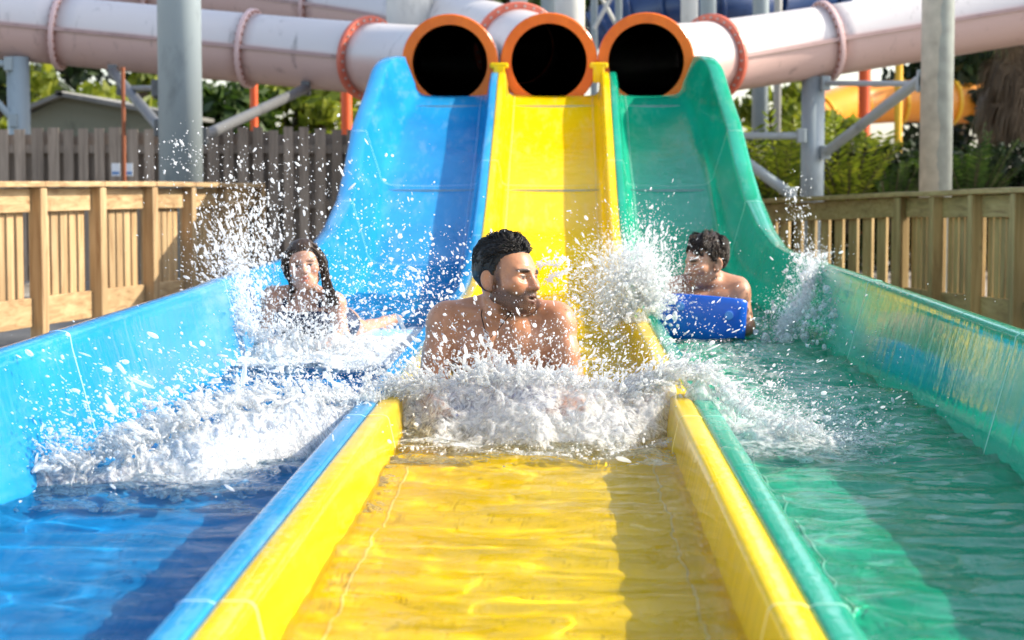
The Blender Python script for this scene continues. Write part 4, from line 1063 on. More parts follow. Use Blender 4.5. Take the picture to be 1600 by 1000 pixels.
# ---- the man in the yellow lane
def man_yellow():
    O = np.array((-.196, 6.35, 0.0))
    root = thing('person', 'bare chested dark haired man with a short beard riding the yellow lane, head turned aside', 'person', tuple(O))
    S = Sculpt(rng_axis([(-.33, .0045), (-.09, .0028), (.15, .0045), (.33, None)]),
               rng_axis([(-.40, .0055), (-.20, .0028), (.07, .0050), (.30, .011), (1.62, None)]),
               rng_axis([(-.06, .005), (.10, .004), (.31, .0028), (.62, None)]))
    # trunk
    S.ell((0, .09, .195), (.165, .13, .125), 0)
    S.cap((0, .10, .20), (0, .42, .115), .135, .115, .06)
    S.ell((0, .50, .095), (.165, .15, .10), .06)
    S.ell((0, .045, .27), (.15, .085, .085), .05)
    for s in (-1, 1):
        S.ell((s * .078, -.018, .235), (.086, .048, .066), .05, 'add', rotz(s * .25) @ roty(s * .25))     # chest muscle
        S.cap((s * .03, .045, .365), (s * .165, .03, .335), .036, .036, .05)                             # shoulder slope
        S.ell((s * .120, .09, .20), (.050, .085, .095), .04)                                             # side of the back
        S.ell((s * .185, .005, .305), (.056, .060, .062), .04)                                           # shoulder cap
        S.cap((s * .186, .0, .285), (s * .218, -.035, .13), .051, .045, .020)                            # upper arm
        S.ell((s * .206, -.030, .20), (.044, .050, .070), .015)
        S.cap((s * .218, -.035, .13), (s * .224, -.06, .055), .044, .042, .015)
        S.cap((s * .222, -.06, .055), (s * .190, -.27, .050), .043, .029, .02)                           # forearm
        hand(S, (s * .190, -.27, .052), (-.15 * s, -1, -.05), (-s, -.2, .15), (0, -.25, -1), .8)
        S.cap((s * .02, -.022, .338), (s * .150, .0, .348), .0105, .010, .03)                            # collar bone
        S.cap((s * .09, .56, .085), (s * .12, .98, .055), .088, .058, .05)
        S.cap((s * .12, .98, .055), (s * .13, 1.36, .055), .058, .036, .03)
        S.cap((s * .13, 1.36, .055), (s * .135, 1.50, .01), .036, .022, .02)
        S.ell((s * .135, 1.44, .02), (.036, .075, .030), .02)
    S.cap((0, -.062, .300), (0, -.068, .19), .006, .009, .05, 'sub')                                   # breastbone groove
    S.ell((0, -.05, .352), (.016, .016, .014), .02, 'sub')
    S.cap((.0, .045, .325), (.014, -.012, .405), .062, .058, .035)                                      # neck
    HM = rotz(R(54)) @ roty(R(5)) @ rotx(R(-3)); HO = np.array((.020, -.055, .452))
    S.cap((-.050, .00, .42), (-.012, -.045, .345), .013, .012, .025)                                     # neck muscle
    S.frame(HM, HO); sculpt_head(S, 1.02, .2, .55, lid=.2, brow=1.15); S.frame()
    def zones(V, col):
        for s in (-1, 1):
            d = np.sqrt((V[:, 0] - s * .098) ** 2 + (V[:, 2] - .215) ** 2) ; m = np.clip(1.6 - d / .010, 0, 1)[:, None] * (V[:, 1] < .02)[:, None]
            col[:] = col * (1 - .5 * m) + np.array((.13, .045, .03)) * .5 * m
    finish_person(root, O, S, HM, HO, (.45, .205, .108), (.022, .013, .010), .95, 'body', zones, True, .2, eyes_down=.35)
    # hair: combed back and wet, short at the sides
    reg = make_reg([0, 38, 56, 67, 75, 86, 92, 104, 112, 140, 180], [.42, .42, .40, .16, -.25, -.60, -.22, -.22, -.70, -.90, -.93])
    def fall(q, p): return (.30 + .25 * math.sin(p[1] * 60), .95, -.1 - .5 * max(0, q[1])) if q[2] > .3 else (.0, .55, -.75)
    st = scalp_hair(HM, HO, fall, 2600, lambda u: .085 if u[2] > .30 else .020, .0013, 5, lambda q: .003 + .019 * max(q[2], 0) * (1 + .5 * math.sin(q[0] * 11 + q[1] * 5)), lambda u: reg(u) > .01, .16, 9, 85, .93)
    # tufts standing up at the front
    g = np.random.default_rng(12)
    for i in range(150):
        x = g.uniform(-.05, .05); y = g.uniform(-.07, .0); p0 = np.array((x, y, .112 - 2.0 * x * x - 3.2 * (y - .0) ** 2)); pts = []
        d = np.array((g.normal() * .5 + .2, g.normal() * .4 + .3, .75)); L = g.uniform(.016, .042)
        for k in range(6):
            pts.append(Vector(HM @ p0 + HO)); d = d + np.array((.10, .28, -.30)); d /= np.linalg.norm(d); p0 = p0 + d * L / 5
        st.append(pts)
    for i in range(7):
        p0 = np.array((-.03 + .012 * i, .03, .128)); d = np.array((-.5 + g.normal() * .2, .2, .5)); pts = []
        for k in range(7): pts.append(Vector(HM @ p0 + HO)); d = d + np.array((-.12, .1, -.22)); d /= np.linalg.norm(d); p0 = p0 + d * .008
        st.append(pts)
    join_hair('hair', [cap_hair(HM, HO, reg, .0026, 4, top=.007), strands(st, .0013)], O, M['hair_black'], root)
    # swim shorts round the hips
    Q = Sculpt(np.arange(-.27, .271, .009), np.arange(.30, .95, .009), np.arange(-.06, .26, .009))
    Q.ell((0, .50, .095), (.175, .16, .110), 0)
    Q.cap((0, .40, .115), (0, .45, .11), .122, .122, .05)
    for s in (-1, 1): Q.cap((s * .09, .56, .085), (s * .112, .80, .07), .098, .090, .05)
    V, Fs = Q.mesh(); mk('swim_shorts', V + O, Fs, M['swim_dark'], root, True)
    # cord and pendant
    b = MB(); pts = [Vector(O) + Vector(q) for q in ((-.058, .0, .372), (-.062, -.045, .335), (-.050, -.072, .29), (-.034, -.083, .262), (-.012, -.077, .285), (.020, -.062, .325), (.050, -.03, .365))]
    b.tube(pts, .0017, 6); nk = b.build('necklace', M['cord'], root, True)
    b = MB(); c = Vector(O) + Vector((-.033, -.086, .243)); k = []
    b.tube([c + Vector((0, .004, 0)), c + Vector((0, -.004, 0)), c + Vector((0, -.007, 0))], [.0125, .0125, .008], 20); b.build('pendant', M['pendant'], nk, True)
    slide_mat('riding_mat', 'blue riding mat under the bearded man, mostly hidden by foam', [(.75, .015), (.3, .0), (-.1, .0), (-.26, .015), (-.34, .05)], .46, .035, tuple(O + np.array((0, 0, -.01))), M['mat_blue'], group='riding mats')
man_yellow()

# ---- the man in the green lane
def man_green():
    O = np.array((.675, 9.62, 0.0))
    root = thing('person', 'shaggy haired man grinning sideways over a curled blue mat in the green lane', 'person', tuple(O))
    S = Sculpt(rng_axis([(-.27, .006), (-.11, .004), (.11, .006), (.30, None)]),
               rng_axis([(-.28, .007), (-.20, .004), (.06, .007), (.30, .013), (1.60, None)]),
               rng_axis([(-.06, .007), (.12, .005), (.22, .004), (.48, None)]))
    sh = np.array((.03, 0, -.07))
    S.ell((.03, .10, .14), (.155, .14, .115), 0)
    S.cap((.03, .12, .14), (0, .45, .09), .13, .115, .06); S.ell((0, .52, .075), (.16, .15, .10), .06)
    S.ell((.03, .06, .20), (.145, .09, .085), .05)
    for s, sx, sz in ((-1, -.125, .205), (1, .175, .205)):
        S.cap((.02 + s * .03, .05, .275), (sx, .03, sz + .035), .040, .040, .05)
        S.ell((sx, .01, sz), (.058, .062, .062), .04)
        S.ell((.03 + s * .075, -.015, .165), (.08, .05, .06), .035)
        ex = -.175 if s < 0 else .205
        S.cap((sx, .0, sz - .01), (ex, -.05, .045), .050, .044, .03)
        S.cap((ex, -.05, .045), (s * .195, .12, .045), .043, .030, .02)
        hand(S, (s * .195, .12, .045), (-.15 * s, .9, -.1), (-s, 0, .1), (0, -.2, -1), .9)
        S.cap((s * .09, .58, .07), (s * .12, 1.0, .045), .088, .058, .05); S.cap((s * .12, 1.0, .045), (s * .13, 1.38, .05), .058, .036, .03)
        S.ell((s * .135, 1.46, .02), (.036, .075, .030), .03)
        S.cap((.0 + s * .02, -.03, .250), (sx * .8, .0, .245), .011, .010, .03)
    S.cap((.02, .05, .235), (.022, -.005, .315), .060, .056, .04)
    HM = rotz(R(-60)) @ rotx(R(6)) @ roty(R(-4)); HO = np.array((.014, -.045, .350))
    S.frame(HM, HO); sculpt_head(S, .98, .9, .75, lid=.6); S.frame()
    finish_person(root, O, S, HM, HO, (.47, .235, .14), (.05, .028, .02), .42, 'body', None, True, .9, brow_col=(.03, .018, .012), eyes_down=.5)
    reg = make_reg([0, 40, 60, 72, 84, 92, 104, 112, 180], [.40, .42, .34, -.10, -.60, -.30, -.30, -.6, -.85])
    def fall(q, p): return (q[0] * .8 + .12, -.55 if q[1] < 0 else .45, -.35 - .5 * max(0, .7 - q[2]))
    st = scalp_hair(HM, HO, fall, 1500, lambda u: .095 if u[2] > .2 else .055, .0026, 8, lambda q: .008 + .022 * max(q[2], 0) * (1 + .5 * math.sin(q[0] * 8 + q[1] * 6)), lambda u: reg(u) > .02, .24, 9, 90, .85)
    join_hair('hair', [cap_hair(HM, HO, reg, .0035, 9, top=.018), strands(st, .0019)], O, M['hair_brown'], root)
    Q = Sculpt(np.arange(-.27, .271, .010), np.arange(.32, .95, .010), np.arange(-.07, .24, .010))
    Q.ell((0, .52, .075), (.172, .16, .112), 0)
    for s in (-1, 1): Q.cap((s * .09, .58, .07), (s * .112, .82, .06), .098, .090, .05)
    V, Fs = Q.mesh(); mk('swim_shorts', V + O, Fs, M['swim_dark'], root, True)
    slide_mat('riding_mat', 'bright blue riding mat curled up in front of the shaggy haired man', [(.80, .02), (.35, .005), (.05, -.005), (-.13, -.012), (-.20, .0), (-.222, .035), (-.226, .08), (-.226, .13), (-.222, .175), (-.212, .205)],
              .415, .040, tuple(O + np.array((-.005, -.02, .0))), M['mat_blue'], yaw=R(-5), tilt=R(4), group='riding mats', bow=-.014,
              discs=[(-.105, -.256, .150, (0, -1, 0)), (.125, -.256, .125, (0, -1, 0))])
man_green()

# ---- the woman in the blue lane
def woman_blue():
    O = np.array((-1.165, 8.9, 0.0))
    root = thing('person', 'long haired woman in a navy swimsuit riding the blue lane behind a veil of spray', 'person', tuple(O))
    S = Sculpt(rng_axis([(-.26, .006), (-.08, .004), (.10, .006), (.50, None)]),
               rng_axis([(-.34, .007), (-.20, .004), (.06, .007), (.30, .012), (1.30, None)]),
               rng_axis([(-.07, .007), (.12, .005), (.23, .004), (.50, None)]))
    S.ell((.0, .09, .12), (.135, .12, .105), 0)
    S.cap((0, .10, .12), (.03, .42, .075), .108, .105, .06); S.ell((.04, .50, .065), (.160, .15, .095), .06)
    S.ell((.0, .045, .185), (.12, .075, .07), .05)
    for s, sx, sz in ((-1, -.145, .225), (1, .150, .200)):
        S.cap((s * .025, .04, .255), (sx * .9, .02, sz + .018), .028, .030, .05)
        S.ell((sx, .0, sz - .005), (.043, .046, .048), .035)
        S.ell((s * .062, -.030, .135), (.062, .055, .055), .025)
        ex = sx + s * .025
        S.cap((sx, .0, sz - .01), (ex, -.03, .055), .038, .034, .025)
        S.cap((ex, -.03, .055), (s * .14, -.20, .03), .033, .024, .02)
        hand(S, (s * .14, -.20, .03), (-.2 * s, -1, 0), (-s, -.2, .1), (0, -.2, -1), .8, .9)
        S.cap((s * .02, -.022, .238), (sx * .85, .0, .232), .008, .008, .025)
    # legs trail to the side, one foot clear of the water
    S.cap((-.03, .56, .06), (.02, .92, .03), .080, .052, .05); S.cap((.02, .92, .03), (.10, 1.22, .03), .050, .032, .03)
    S.cap((.12, .54, .055), (.225, .38, .045), .080, .060, .05) if False else S.cap((.12, .54, .05), (.20, .72, .005), .080, .054, .05)
    S.cap((.20, .72, .008), (.28, .98, .035), .052, .033, .03)
    S.ell((.225, .80, .018), (.048, .07, .042), .03, 'add', rotz(-.3))
    S.cap((.28, .98, .035), (.325, 1.06, .05), .032, .022, .02); S.cap((.28, .985, .025), (.295, 1.03, .0), .028, .02, .02)
    S.cap((.30, 1.02, .042), (.345, 1.09, .055), .022, .014, .02)
    S.ell((.10, 1.26, .02), (.032, .065, .026), .02)
    S.cap((.005, .04, .235), (.01, -.005, .315), .046, .044, .035)
    HM = rotz(R(6)) @ roty(R(-6)) @ rotx(R(-8)); HO = np.array((.012, -.04, .362)); HS = .93
    S.frame(HM * HS, HO); sculpt_head(S, .90, .8, .5, brow=.7); S.frame()
    o = finish_person(root, O, S, HM / HS, HO, (.46, .25, .17), (.1, .05, .04), .0, 'body', None, True, .8, brow_col=(.05, .03, .02), eyes_down=.1, brow_amt=.6)
    HMs = HM * HS
    reg = make_reg([0, 30, 55, 80, 95, 180], [.30, .28, .05, -.40, -.8, -.97])
    g = np.random.default_rng(3); st = []
    for i in range(420):
        right = g.random() < .68; a = g.uniform(0, 1); x0 = g.normal() * .008 + .006
        p0 = np.array((x0, -.070 + .135 * a, .0)); p0[2] = .036 + .088 * math.sqrt(max(.05, 1 - ((p0[1] - .018) / .1) ** 2))
        s = 1 if right else -1; j = g.normal(size=3) * .005
        fr_ = max(0, 1 - a / .35); p1 = np.array((s * (.050 + g.uniform(0, .014)), p0[1] * .9 + .004, .092 - .020 * fr_)) + j
        p2 = np.array((s * (.086 + g.uniform(0, .016)), p0[1] * .72 + .006, .010)) + j
        if right: p3 = np.array((.085 + g.uniform(-.012, .035), -.02 + .05 * a + g.normal() * .012, -.08)); p4 = np.array((.105 + g.uniform(-.02, .045), -.035 + .06 * a, -.15 - g.uniform(0, .07)))
        else: p3 = np.array((-.074 - g.uniform(-.008, .008), .02 + .03 * a, -.07)); p4 = np.array((-.075 + g.normal() * .012, .045 + .02 * a, -.13 - g.uniform(0, .04)))
        st.append([Vector(HMs @ np.array(q) + HO) for q in spline([p0, p1, p2, p3, p4], 11)])
    join_hair('hair', [cap_hair(HMs, HO, reg, .003, 9, Rr=(.083, .103, .091), top=.010), strands(st, .0034)], O, M['hair_long'], root)
    Q = Sculpt(np.arange(-.22, .30, .006), np.arange(-.13, .76, .008), np.arange(-.06, .26, .006))
    Q.ell((.0, .09, .105), (.141, .126, .098), 0); Q.cap((0, .10, .12), (.03, .42, .075), .114, .111, .06); Q.ell((.04, .50, .065), (.167, .157, .101), .06)
    for s in (-1, 1):
        Q.ell((s * .062, -.030, .130), (.068, .061, .055), .02)
        Q.cap((s * .075, -.045, .17), (s * .085, .03, .262), .014, .012, .01)
    V, Fs = Q.mesh(); mk('swimsuit', V + O, Fs, M['swim_navy'], root, True)
    slide_mat('riding_mat', 'pale blue riding mat under the long haired woman', [(.72, .03), (.35, .005), (0, -.005), (-.2, .0), (-.30, .03)], .50, .04, tuple(O + np.array((.06, .06, -.02))), M['mat_pale'], yaw=R(-14), group='riding mats')
woman_blue()

# ------------------------------------------------------------------ splashing water
def whitewater():
    m, nt, b = new_mat('aerated_white_water'); L = nt.links.new
    n = N(nt, 'ShaderNodeTexNoise', i_Scale=80, i_Detail=7, i_Roughness=.72, i_Distortion=1.6); L(coords(nt), n.inputs['Vector'])
    bp = N(nt, 'ShaderNodeBump', i_Strength=.4, i_Distance=.010); L(n.outputs['Fac'], bp.inputs['Height'])
    r = ramp(nt, [(.3, (.80, .83, .84)), (.6, (.94, .94, .93))]); L(n.outputs['Fac'], r.inputs['Fac']); L(r.outputs['Color'], b.inputs['Base Color']); L(bp.outputs['Normal'], b.inputs['Normal'])
    sp(m, Roughness=.25, IOR=1.33, Subsurface_Weight=.9, Subsurface_Scale=.007); b.inputs['Subsurface Radius'].default_value = (1, 1.05, 1.1)
    t = N(nt, 'ShaderNodeBsdfTranslucent', i_Color=(.95, .96, .97, 1)); L(bp.outputs['Normal'], t.inputs['Normal'])
    mx = N(nt, 'ShaderNodeMixShader', i_0=.52); L(b.outputs[0], mx.inputs[1]); L(t.outputs[0], mx.inputs[2])
    tp0 = N(nt, 'ShaderNodeBsdfTransparent', i_Color=(.97, .99, 1, 1)); gl = N(nt, 'ShaderNodeBsdfGlossy', i_Roughness=.05); L(bp.outputs['Normal'], gl.inputs['Normal']); fr = N(nt, 'ShaderNodeFresnel', i_IOR=1.33); L(bp.outputs['Normal'], fr.inputs['Normal'])
    tp = N(nt, 'ShaderNodeMixShader'); L(fr.outputs[0], tp.inputs[0]); L(tp0.outputs[0], tp.inputs[1]); L(gl.outputs[0], tp.inputs[2])
    n2 = N(nt, 'ShaderNodeTexNoise', i_Scale=26, i_Detail=7, i_Roughness=.72, i_Distortion=2.0); L(coords(nt), n2.inputs['Vector'])
    mr = N(nt, 'ShaderNodeMapRange', i_1=.42, i_2=.61, i_3=.80, i_4=.0); L(n2.outputs['Fac'], mr.inputs[0])
    mx2 = N(nt, 'ShaderNodeMixShader'); L(mr.outputs[0], mx2.inputs[0]); L(mx.outputs[0], mx2.inputs[1]); L(tp.outputs[0], mx2.inputs[2])
    L(mx2.outputs[0], nt.nodes['Material Output'].inputs['Surface']); return m
def dropmat():
    m, nt, b = new_mat('flying_drops'); L = nt.links.new
    sp(m, Roughness=.06, IOR=1.33); b.inputs['Base Color'].default_value = (.80, .82, .84, 1)
    t = N(nt, 'ShaderNodeBsdfTranslucent', i_Color=(.95, .96, .97, 1)); mx = N(nt, 'ShaderNodeMixShader', i_0=.62); L(b.outputs[0], mx.inputs[1]); L(t.outputs[0], mx.inputs[2])
    tp = N(nt, 'ShaderNodeBsdfTransparent'); g = N(nt, 'ShaderNodeNewGeometry'); mr = N(nt, 'ShaderNodeMapRange', i_1=0, i_2=1, i_3=0, i_4=.45); L(g.outputs['Random Per Island'], mr.inputs[0])
    mx2 = N(nt, 'ShaderNodeMixShader'); L(mr.outputs[0], mx2.inputs[0]); L(mx.outputs[0], mx2.inputs[1]); L(tp.outputs[0], mx2.inputs[2])
    L(mx2.outputs[0], nt.nodes['Material Output'].inputs['Surface']); return m
M['white'] = whitewater(); M['drop'] = dropmat()
_t = (1 + 5 ** .5) / 2
ICO_V = np.array([(-1, _t, 0), (1, _t, 0), (-1, -_t, 0), (1, -_t, 0), (0, -1, _t), (0, 1, _t), (0, -1, -_t), (0, 1, -_t), (_t, 0, -1), (_t, 0, 1), (-_t, 0, -1), (-_t, 0, 1)]) / math.sqrt(1 + _t * _t)
ICO_F = np.array([(0, 11, 5), (0, 5, 1), (0, 1, 7), (0, 7, 10), (0, 10, 11), (1, 5, 9), (5, 11, 4), (11, 10, 2), (10, 7, 6), (7, 1, 8), (3, 9, 4), (3, 4, 2), (3, 2, 6), (3, 6, 8), (3, 8, 9), (4, 9, 5), (2, 4, 11), (6, 2, 10), (8, 6, 7), (9, 8, 1)])
def ico2():
    V = [tuple(p) for p in ICO_V]; Fs = []; c = {}
    def mid(a, b):
        k = (min(a, b), max(a, b))
        if k not in c: p = (np.array(V[a]) + np.array(V[b])); p /= np.linalg.norm(p); c[k] = len(V); V.append(tuple(p))
        return c[k]
    for a, b, d in ICO_F: ab, bd, da = mid(a, b), mid(b, d), mid(d, a); Fs += [(a, ab, da), (b, bd, ab), (d, da, bd), (ab, bd, da)]
    return np.array(V), np.array(Fs)
ICO2_V, ICO2_F = ico2()
def drops_mesh(P, r, vel, big=.0045):
    """spheres stretched along their flight"""
    Vs = []; Fs = []; n0 = 0
    for sel, bv, bf in ((r < big, ICO_V, ICO_F), (r >= big, ICO2_V, ICO2_F)):
        p, q, v = P[sel], r[sel], vel[sel]
        if len(p) == 0: continue
        sp_ = np.linalg.norm(v, axis=1, keepdims=True); d = v / np.maximum(sp_, 1e-6)
        base = bv[None] * q[:, None, None]
        if bv is ICO2_V:
            ph = rng.uniform(0, 6.28, (len(p), 1, 3)); base = base * (1 + .22 * np.sin(bv[None] * 2.3 + ph).sum(-1, keepdims=True) / 1.7)
        al = (base * d[:, None, :]).sum(-1, keepdims=True); base = base + d[:, None, :] * al * (np.clip(sp_, 0, 2.0)[:, None] * (rng.uniform(.1, 1.0, (len(p), 1, 1)) + 4 * rng.random((len(p), 1, 1)) ** 7))
        V = p[:, None, :] + base; m = bv.shape[0]
        Vs.append(V.reshape(-1, 3)); Fs.append((bf[None] + (np.arange(len(p)) * m)[:, None, None]).reshape(-1, 3) + n0); n0 += len(p) * m
    return np.concatenate(Vs), np.concatenate(Fs)
def sizes(n, med, sig, lo, hi): return np.clip(med * .52 * np.exp(rng.normal(size=n) * sig * 1.15), lo, hi)
def spray(label, ems):
    """ems: list of (n, sampler(n)->(P,V), median radius, spread)"""
    P = []; r = []; v = []
    for n, f, med, sig in ems:
        p, q = f(n); P.append(p); v.append(q); r.append(sizes(len(p), med, sig, .0006, .0062))
    P = np.concatenate(P); r = np.concatenate(r); v = np.concatenate(v)
    V, Fs = drops_mesh(P, r, v); o = mk('spray', V, Fs, M['drop'], None, True); return tag(o, label, None, None, 'stuff')
def blob(u, v, Y, su, sv, sY, vel=(0, 0, 0), pw=1.0):
    """a cloud of drops round a point; su, sv, sY in metres"""
    c = np.array(at(u, v, Y))
    def f(n):
        g = rng.normal(size=(n, 3)); g = g * np.abs(g) ** (pw - 1)
        return c + g * np.array((su, sY, sv)), np.array(vel) + rng.normal(size=(n, 3)) * .35
    return f
def jet(p0, dirs, spread, T, n_unused=None, g=3.0):
    """drops thrown from a line of points along ballistic arcs"""
    p0 = np.array(p0, float); dirs = np.array(dirs, float)
    def f(n):
        m = max(n // 16, 6); a = rng.integers(0, m, n)                    # drops leave in strings, each string with one throw
        k = rng.integers(0, len(p0) - 1, m); t = rng.random((m, 1)); s = p0[k] * (1 - t) + p0[k + 1] * t; d = dirs[k] * (1 - t) + dirs[k + 1] * t
        v = d + rng.normal(size=(m, 3)) * spread; loose = np.where(rng.random((n, 1)) < .35, spread, .05)
        s = s[a] + rng.normal(size=(n, 3)) * .006; v = v[a] + rng.normal(size=(n, 3)) * loose; tt = T * rng.random((n, 1)) ** 1.3
        return s + v * tt + np.array((0, 0, -.5 * g)) * tt * tt, v + np.array((0, 0, -g)) * tt
    return f
def foam_mass(label, x, y, z, hfun, amp, seed, step, lig=(), extra=None, carve=0.0):
    xs = np.arange(*x, step); ys = np.arange(*y, step); zs = np.arange(*z, step)
    S = Sculpt(xs, ys, zs)
    X, Y = np.meshgrid(xs, ys, indexing='ij'); H = hfun(X, Y)
    H = H + amp * (1.1 * fbm(X * 7, Y * 7, 0 * X, 3, seed)) * (H > -.03)
    D = (zs[None, None, :] - H[:, :, None]).astype(np.float32)
    band = np.abs(D) < amp * 2.6
    i, j, k = np.nonzero(band)
    px, py, pz = xs[i], ys[j], zs[k]
    wx = .03 * vnoise(px * 9, py * 9, pz * 9, seed + 8); px = px + wx; pz = pz + wx
    nz = .95 * vnoise(px * 14, py * 11, pz * 9, seed + 1) + .42 * (1 - 2.4 * np.abs(vnoise(px * 30 + 5 + py * 9, py * 16, pz * 17, seed + 2))) + .24 * (1 - 2 * np.abs(vnoise(px * 58, py * 40, pz * 36, seed + 3))) + .09 * vnoise(px * 120, py * 120, pz * 120, seed + 4)
    D[i, j, k] = D[i, j, k] * .75 + amp * nz * 1.0
    D[D > amp * 2.5] += .02
    # thin shell only: foam floats, no need for a deep body
    S.d = np.maximum(D, -(D + .09)).astype(np.float32)
    for a, b, r1, r2 in lig: S.cap(a, b, r1, r2, .010)
    if extra is not None:
        for c, r in extra: S.ell(c, r, .012)
    V, Fs = S.mesh()
    o = mk('splash', V, Fs, M['white'], None, True); return tag(o, label, None, None, 'stuff')
def ligaments(starts, vel, n, seed, L=.10, r=.006):
    """thin fingers of water leaving a crest"""
    g = np.random.default_rng(seed); out = []; beads = []
    starts = np.array(starts, float)
    for _ in range(n):
        k = g.integers(0, len(starts) - 1); t = g.random(); p = starts[k] * (1 - t) + starts[k + 1] * t + g.normal(size=3) * np.array((.02, .04, .008))
        v = np.array(vel(p), float) + g.normal(size=3) * .55; ln = L * g.uniform(.3, 1.3); rr = r * g.uniform(.5, 1.3); m = 6; q = p
        for i in range(m):
            v = v + np.array((0, 0, -.16)) + g.normal(size=3) * .14; nx = q + v / max(np.linalg.norm(v), 1e-6) * ln / m
            out.append((q, nx, rr * (1 - .13 * i), rr * (1 - .13 * (i + 1)))); q = nx
        beads.append((q, (rr * 1.1,) * 3))
    return out, beads

# -- bow wave in front of the bearded man
def h_mid(X, Y):
    crest = np.interp(X, [-.60, -.50, -.42, -.36, -.26, -.20, -.12, -.02, .06, .14, .22, .28, .33, .40, .46], [.03, .10, .125, .13, .15, .175, .165, .15, .125, .10, .115, .17, .19, .17, .04])
    front = np.interp(X, [-.55, -.4, -.2, 0, .2, .32], [5.70, 5.50, 5.44, 5.47, 5.5, 5.68]) + .10 * vnoise(X * 5, 0 * X, 0 * X, 3) + .05 * vnoise(X * 14, 0 * X, 0 * X, 4)
    up = sm(Y, front, front + .50); back = 1 - .75 * sm(Y, 6.16, 6.42)
    inside = np.clip(np.minimum((X - (-.53)) / .05, (.40 - X) / .05), 0, 1)
    return -.055 + (crest + .055) * up ** 1.15 * back * inside
cr = [(-.52, 6.10, .11), (-.42, 6.06, .12), (-.30, 6.05, .135), (-.20, 6.0, .165), (-.08, 6.02, .15), (.04, 6.03, .12), (.16, 6.05, .10), (.27, 6.05, .15), (.36, 6.08, .18)]
lg, be = ligaments(cr, lambda p: ((p[0] + .1) * 1.8, -.35, .95), 480, 3, .105, .0033)
foam_mass('white bow wave churning in front of the bearded man', (-.66, .50), (5.38, 6.50), (-.06, .36), h_mid, .022, 11, .0046, lg, be)
# -- wave crossing the blue lane
def h_blue(X, Y):
    yc = np.interp(X, [-1.36, -1.15, -.95, -.75, -.55], [4.95, 5.05, 5.25, 5.62, 6.05]); hc = np.interp(X, [-1.40, -1.30, -1.1, -.95, -.8, -.65, -.52], [.0, .025, .07, .15, .17, .12, .06])
    wd = np.interp(X, [-1.4, -.9, -.5], [.10, .20, .17]); q = (Y - yc) / wd
    return -.06 + (hc + .055) * np.exp(-q * q * np.where(q < 0, 1.4, .8)) + .012 * vnoise(X * 9, Y * 9, 0 * X, 5)
cr = [(-1.32, 4.97, .03), (-1.1, 5.08, .08), (-.95, 5.25, .15), (-.8, 5.5, .17), (-.65, 5.85, .12), (-.54, 6.05, .08)]
lg, be = ligaments(cr, lambda p: (-.75, -.3, .7), 380, 5, .11, .0034)
foam_mass('broken white wave slanting across the blue lane in front', (-1.44, -.42), (4.6, 6.5), (-.06, .36), h_blue, .022, 31, .0056, lg, be)
# -- splash breaking over the divider between yellow and green
def h_right(X, Y):
    a = .12 * np.exp(-((X - .44) / .07) ** 2 - ((Y - 6.12) / .16) ** 2); b = .055 * np.exp(-((X - .62) / .16) ** 2 - ((Y - 5.85) / .16) ** 2)
    return -.035 + a + b + .02 * np.exp(-((X - .7) / .25) ** 2 - ((Y - 5.7) / .2) ** 2) + .10 * np.exp(-((X - .40) / .06) ** 2 - ((Y - 6.1) / .13) ** 2)
lg, be = ligaments([(.36, 6.1, .17), (.44, 6.1, .17), (.55, 5.95, .06), (.7, 5.8, .03)], lambda p: (.9, -.3, .55), 170, 9, .09, .0032)
foam_mass('white splash toppling over the divider into the green lane', (.30, .95), (5.45, 6.5), (-.04, .32), h_right, .018, 51, .0055, lg, be)
# -- froth round the woman
def h_wom(X, Y):
    f = np.interp(X, [-1.40, -1.2, -.9, -.62], [8.25, 7.85, 7.85, 8.3]); up = sm(Y, f, f + .35) * (1 - sm(Y, 8.75, 9.15))
    hc = np.interp(X, [-1.40, -1.33, -1.2, -1.0, -.8, -.62], [.02, .04, .04, .035, .03, .0])
    return -.05 + (hc + .05) * up
lg, be = ligaments([(-1.40, 8.4, .2), (-1.3, 8.3, .12), (-1.1, 8.3, .08), (-.8, 8.5, .05)], lambda p: (-.4, -.2, .8), 60, 15, .10, .006)
foam_mass('white froth round the long haired woman in the blue lane', (-1.40, -.56), (7.6, 9.2), (-.06, .50), h_wom, .022, 71, .0095, lg, be)
# -- plume over the divider beside the blue mat
def plume(label, cs, seed, n, spread, step=.0075):
    g = np.random.default_rng(seed); cs = np.array(cs); lo = cs[:, :3].min(0) - .12; hi = cs[:, :3].max(0) + .14
    S = Sculpt(np.arange(lo[0], hi[0], step), np.arange(lo[1], hi[1], step), np.arange(lo[2], hi[2], step))
    for _ in range(n):
        k = g.integers(0, len(cs)); p = cs[k, :3] + g.normal(size=3) * cs[k, 3] * np.array((1, 1, 1)) * spread
        r = .0045 + .013 * g.random() ** 3; S.ell(p, (r * g.uniform(.7, 1.4), r, r * g.uniform(.7, 1.8)), .011)
    i, j, k = np.nonzero(np.abs(S.d) < .03)
    S.d[i, j, k] += (.006 * vnoise(S.x[i] * 60, S.y[j] * 60, S.z[k] * 60, seed)).astype(np.float32)
    V, Fs = S.mesh(); o = mk('splash', V, Fs, M['white'], None, True); return tag(o, label, None, None, 'stuff')
plume('tall white plume rising over the divider left of the curled mat', [(.33, 9.25, .14, .075), (.36, 9.2, .20, .075), (.36, 9.2, .27, .06), (.34, 9.2, .34, .04), (.26, 9.2, .13, .07), (.42, 9.15, .10, .06), (.28, 9.25, .22, .07), (.44, 9.3, .22, .05), (.30, 9.2, .33, .05)], 3, 420, 1.15)
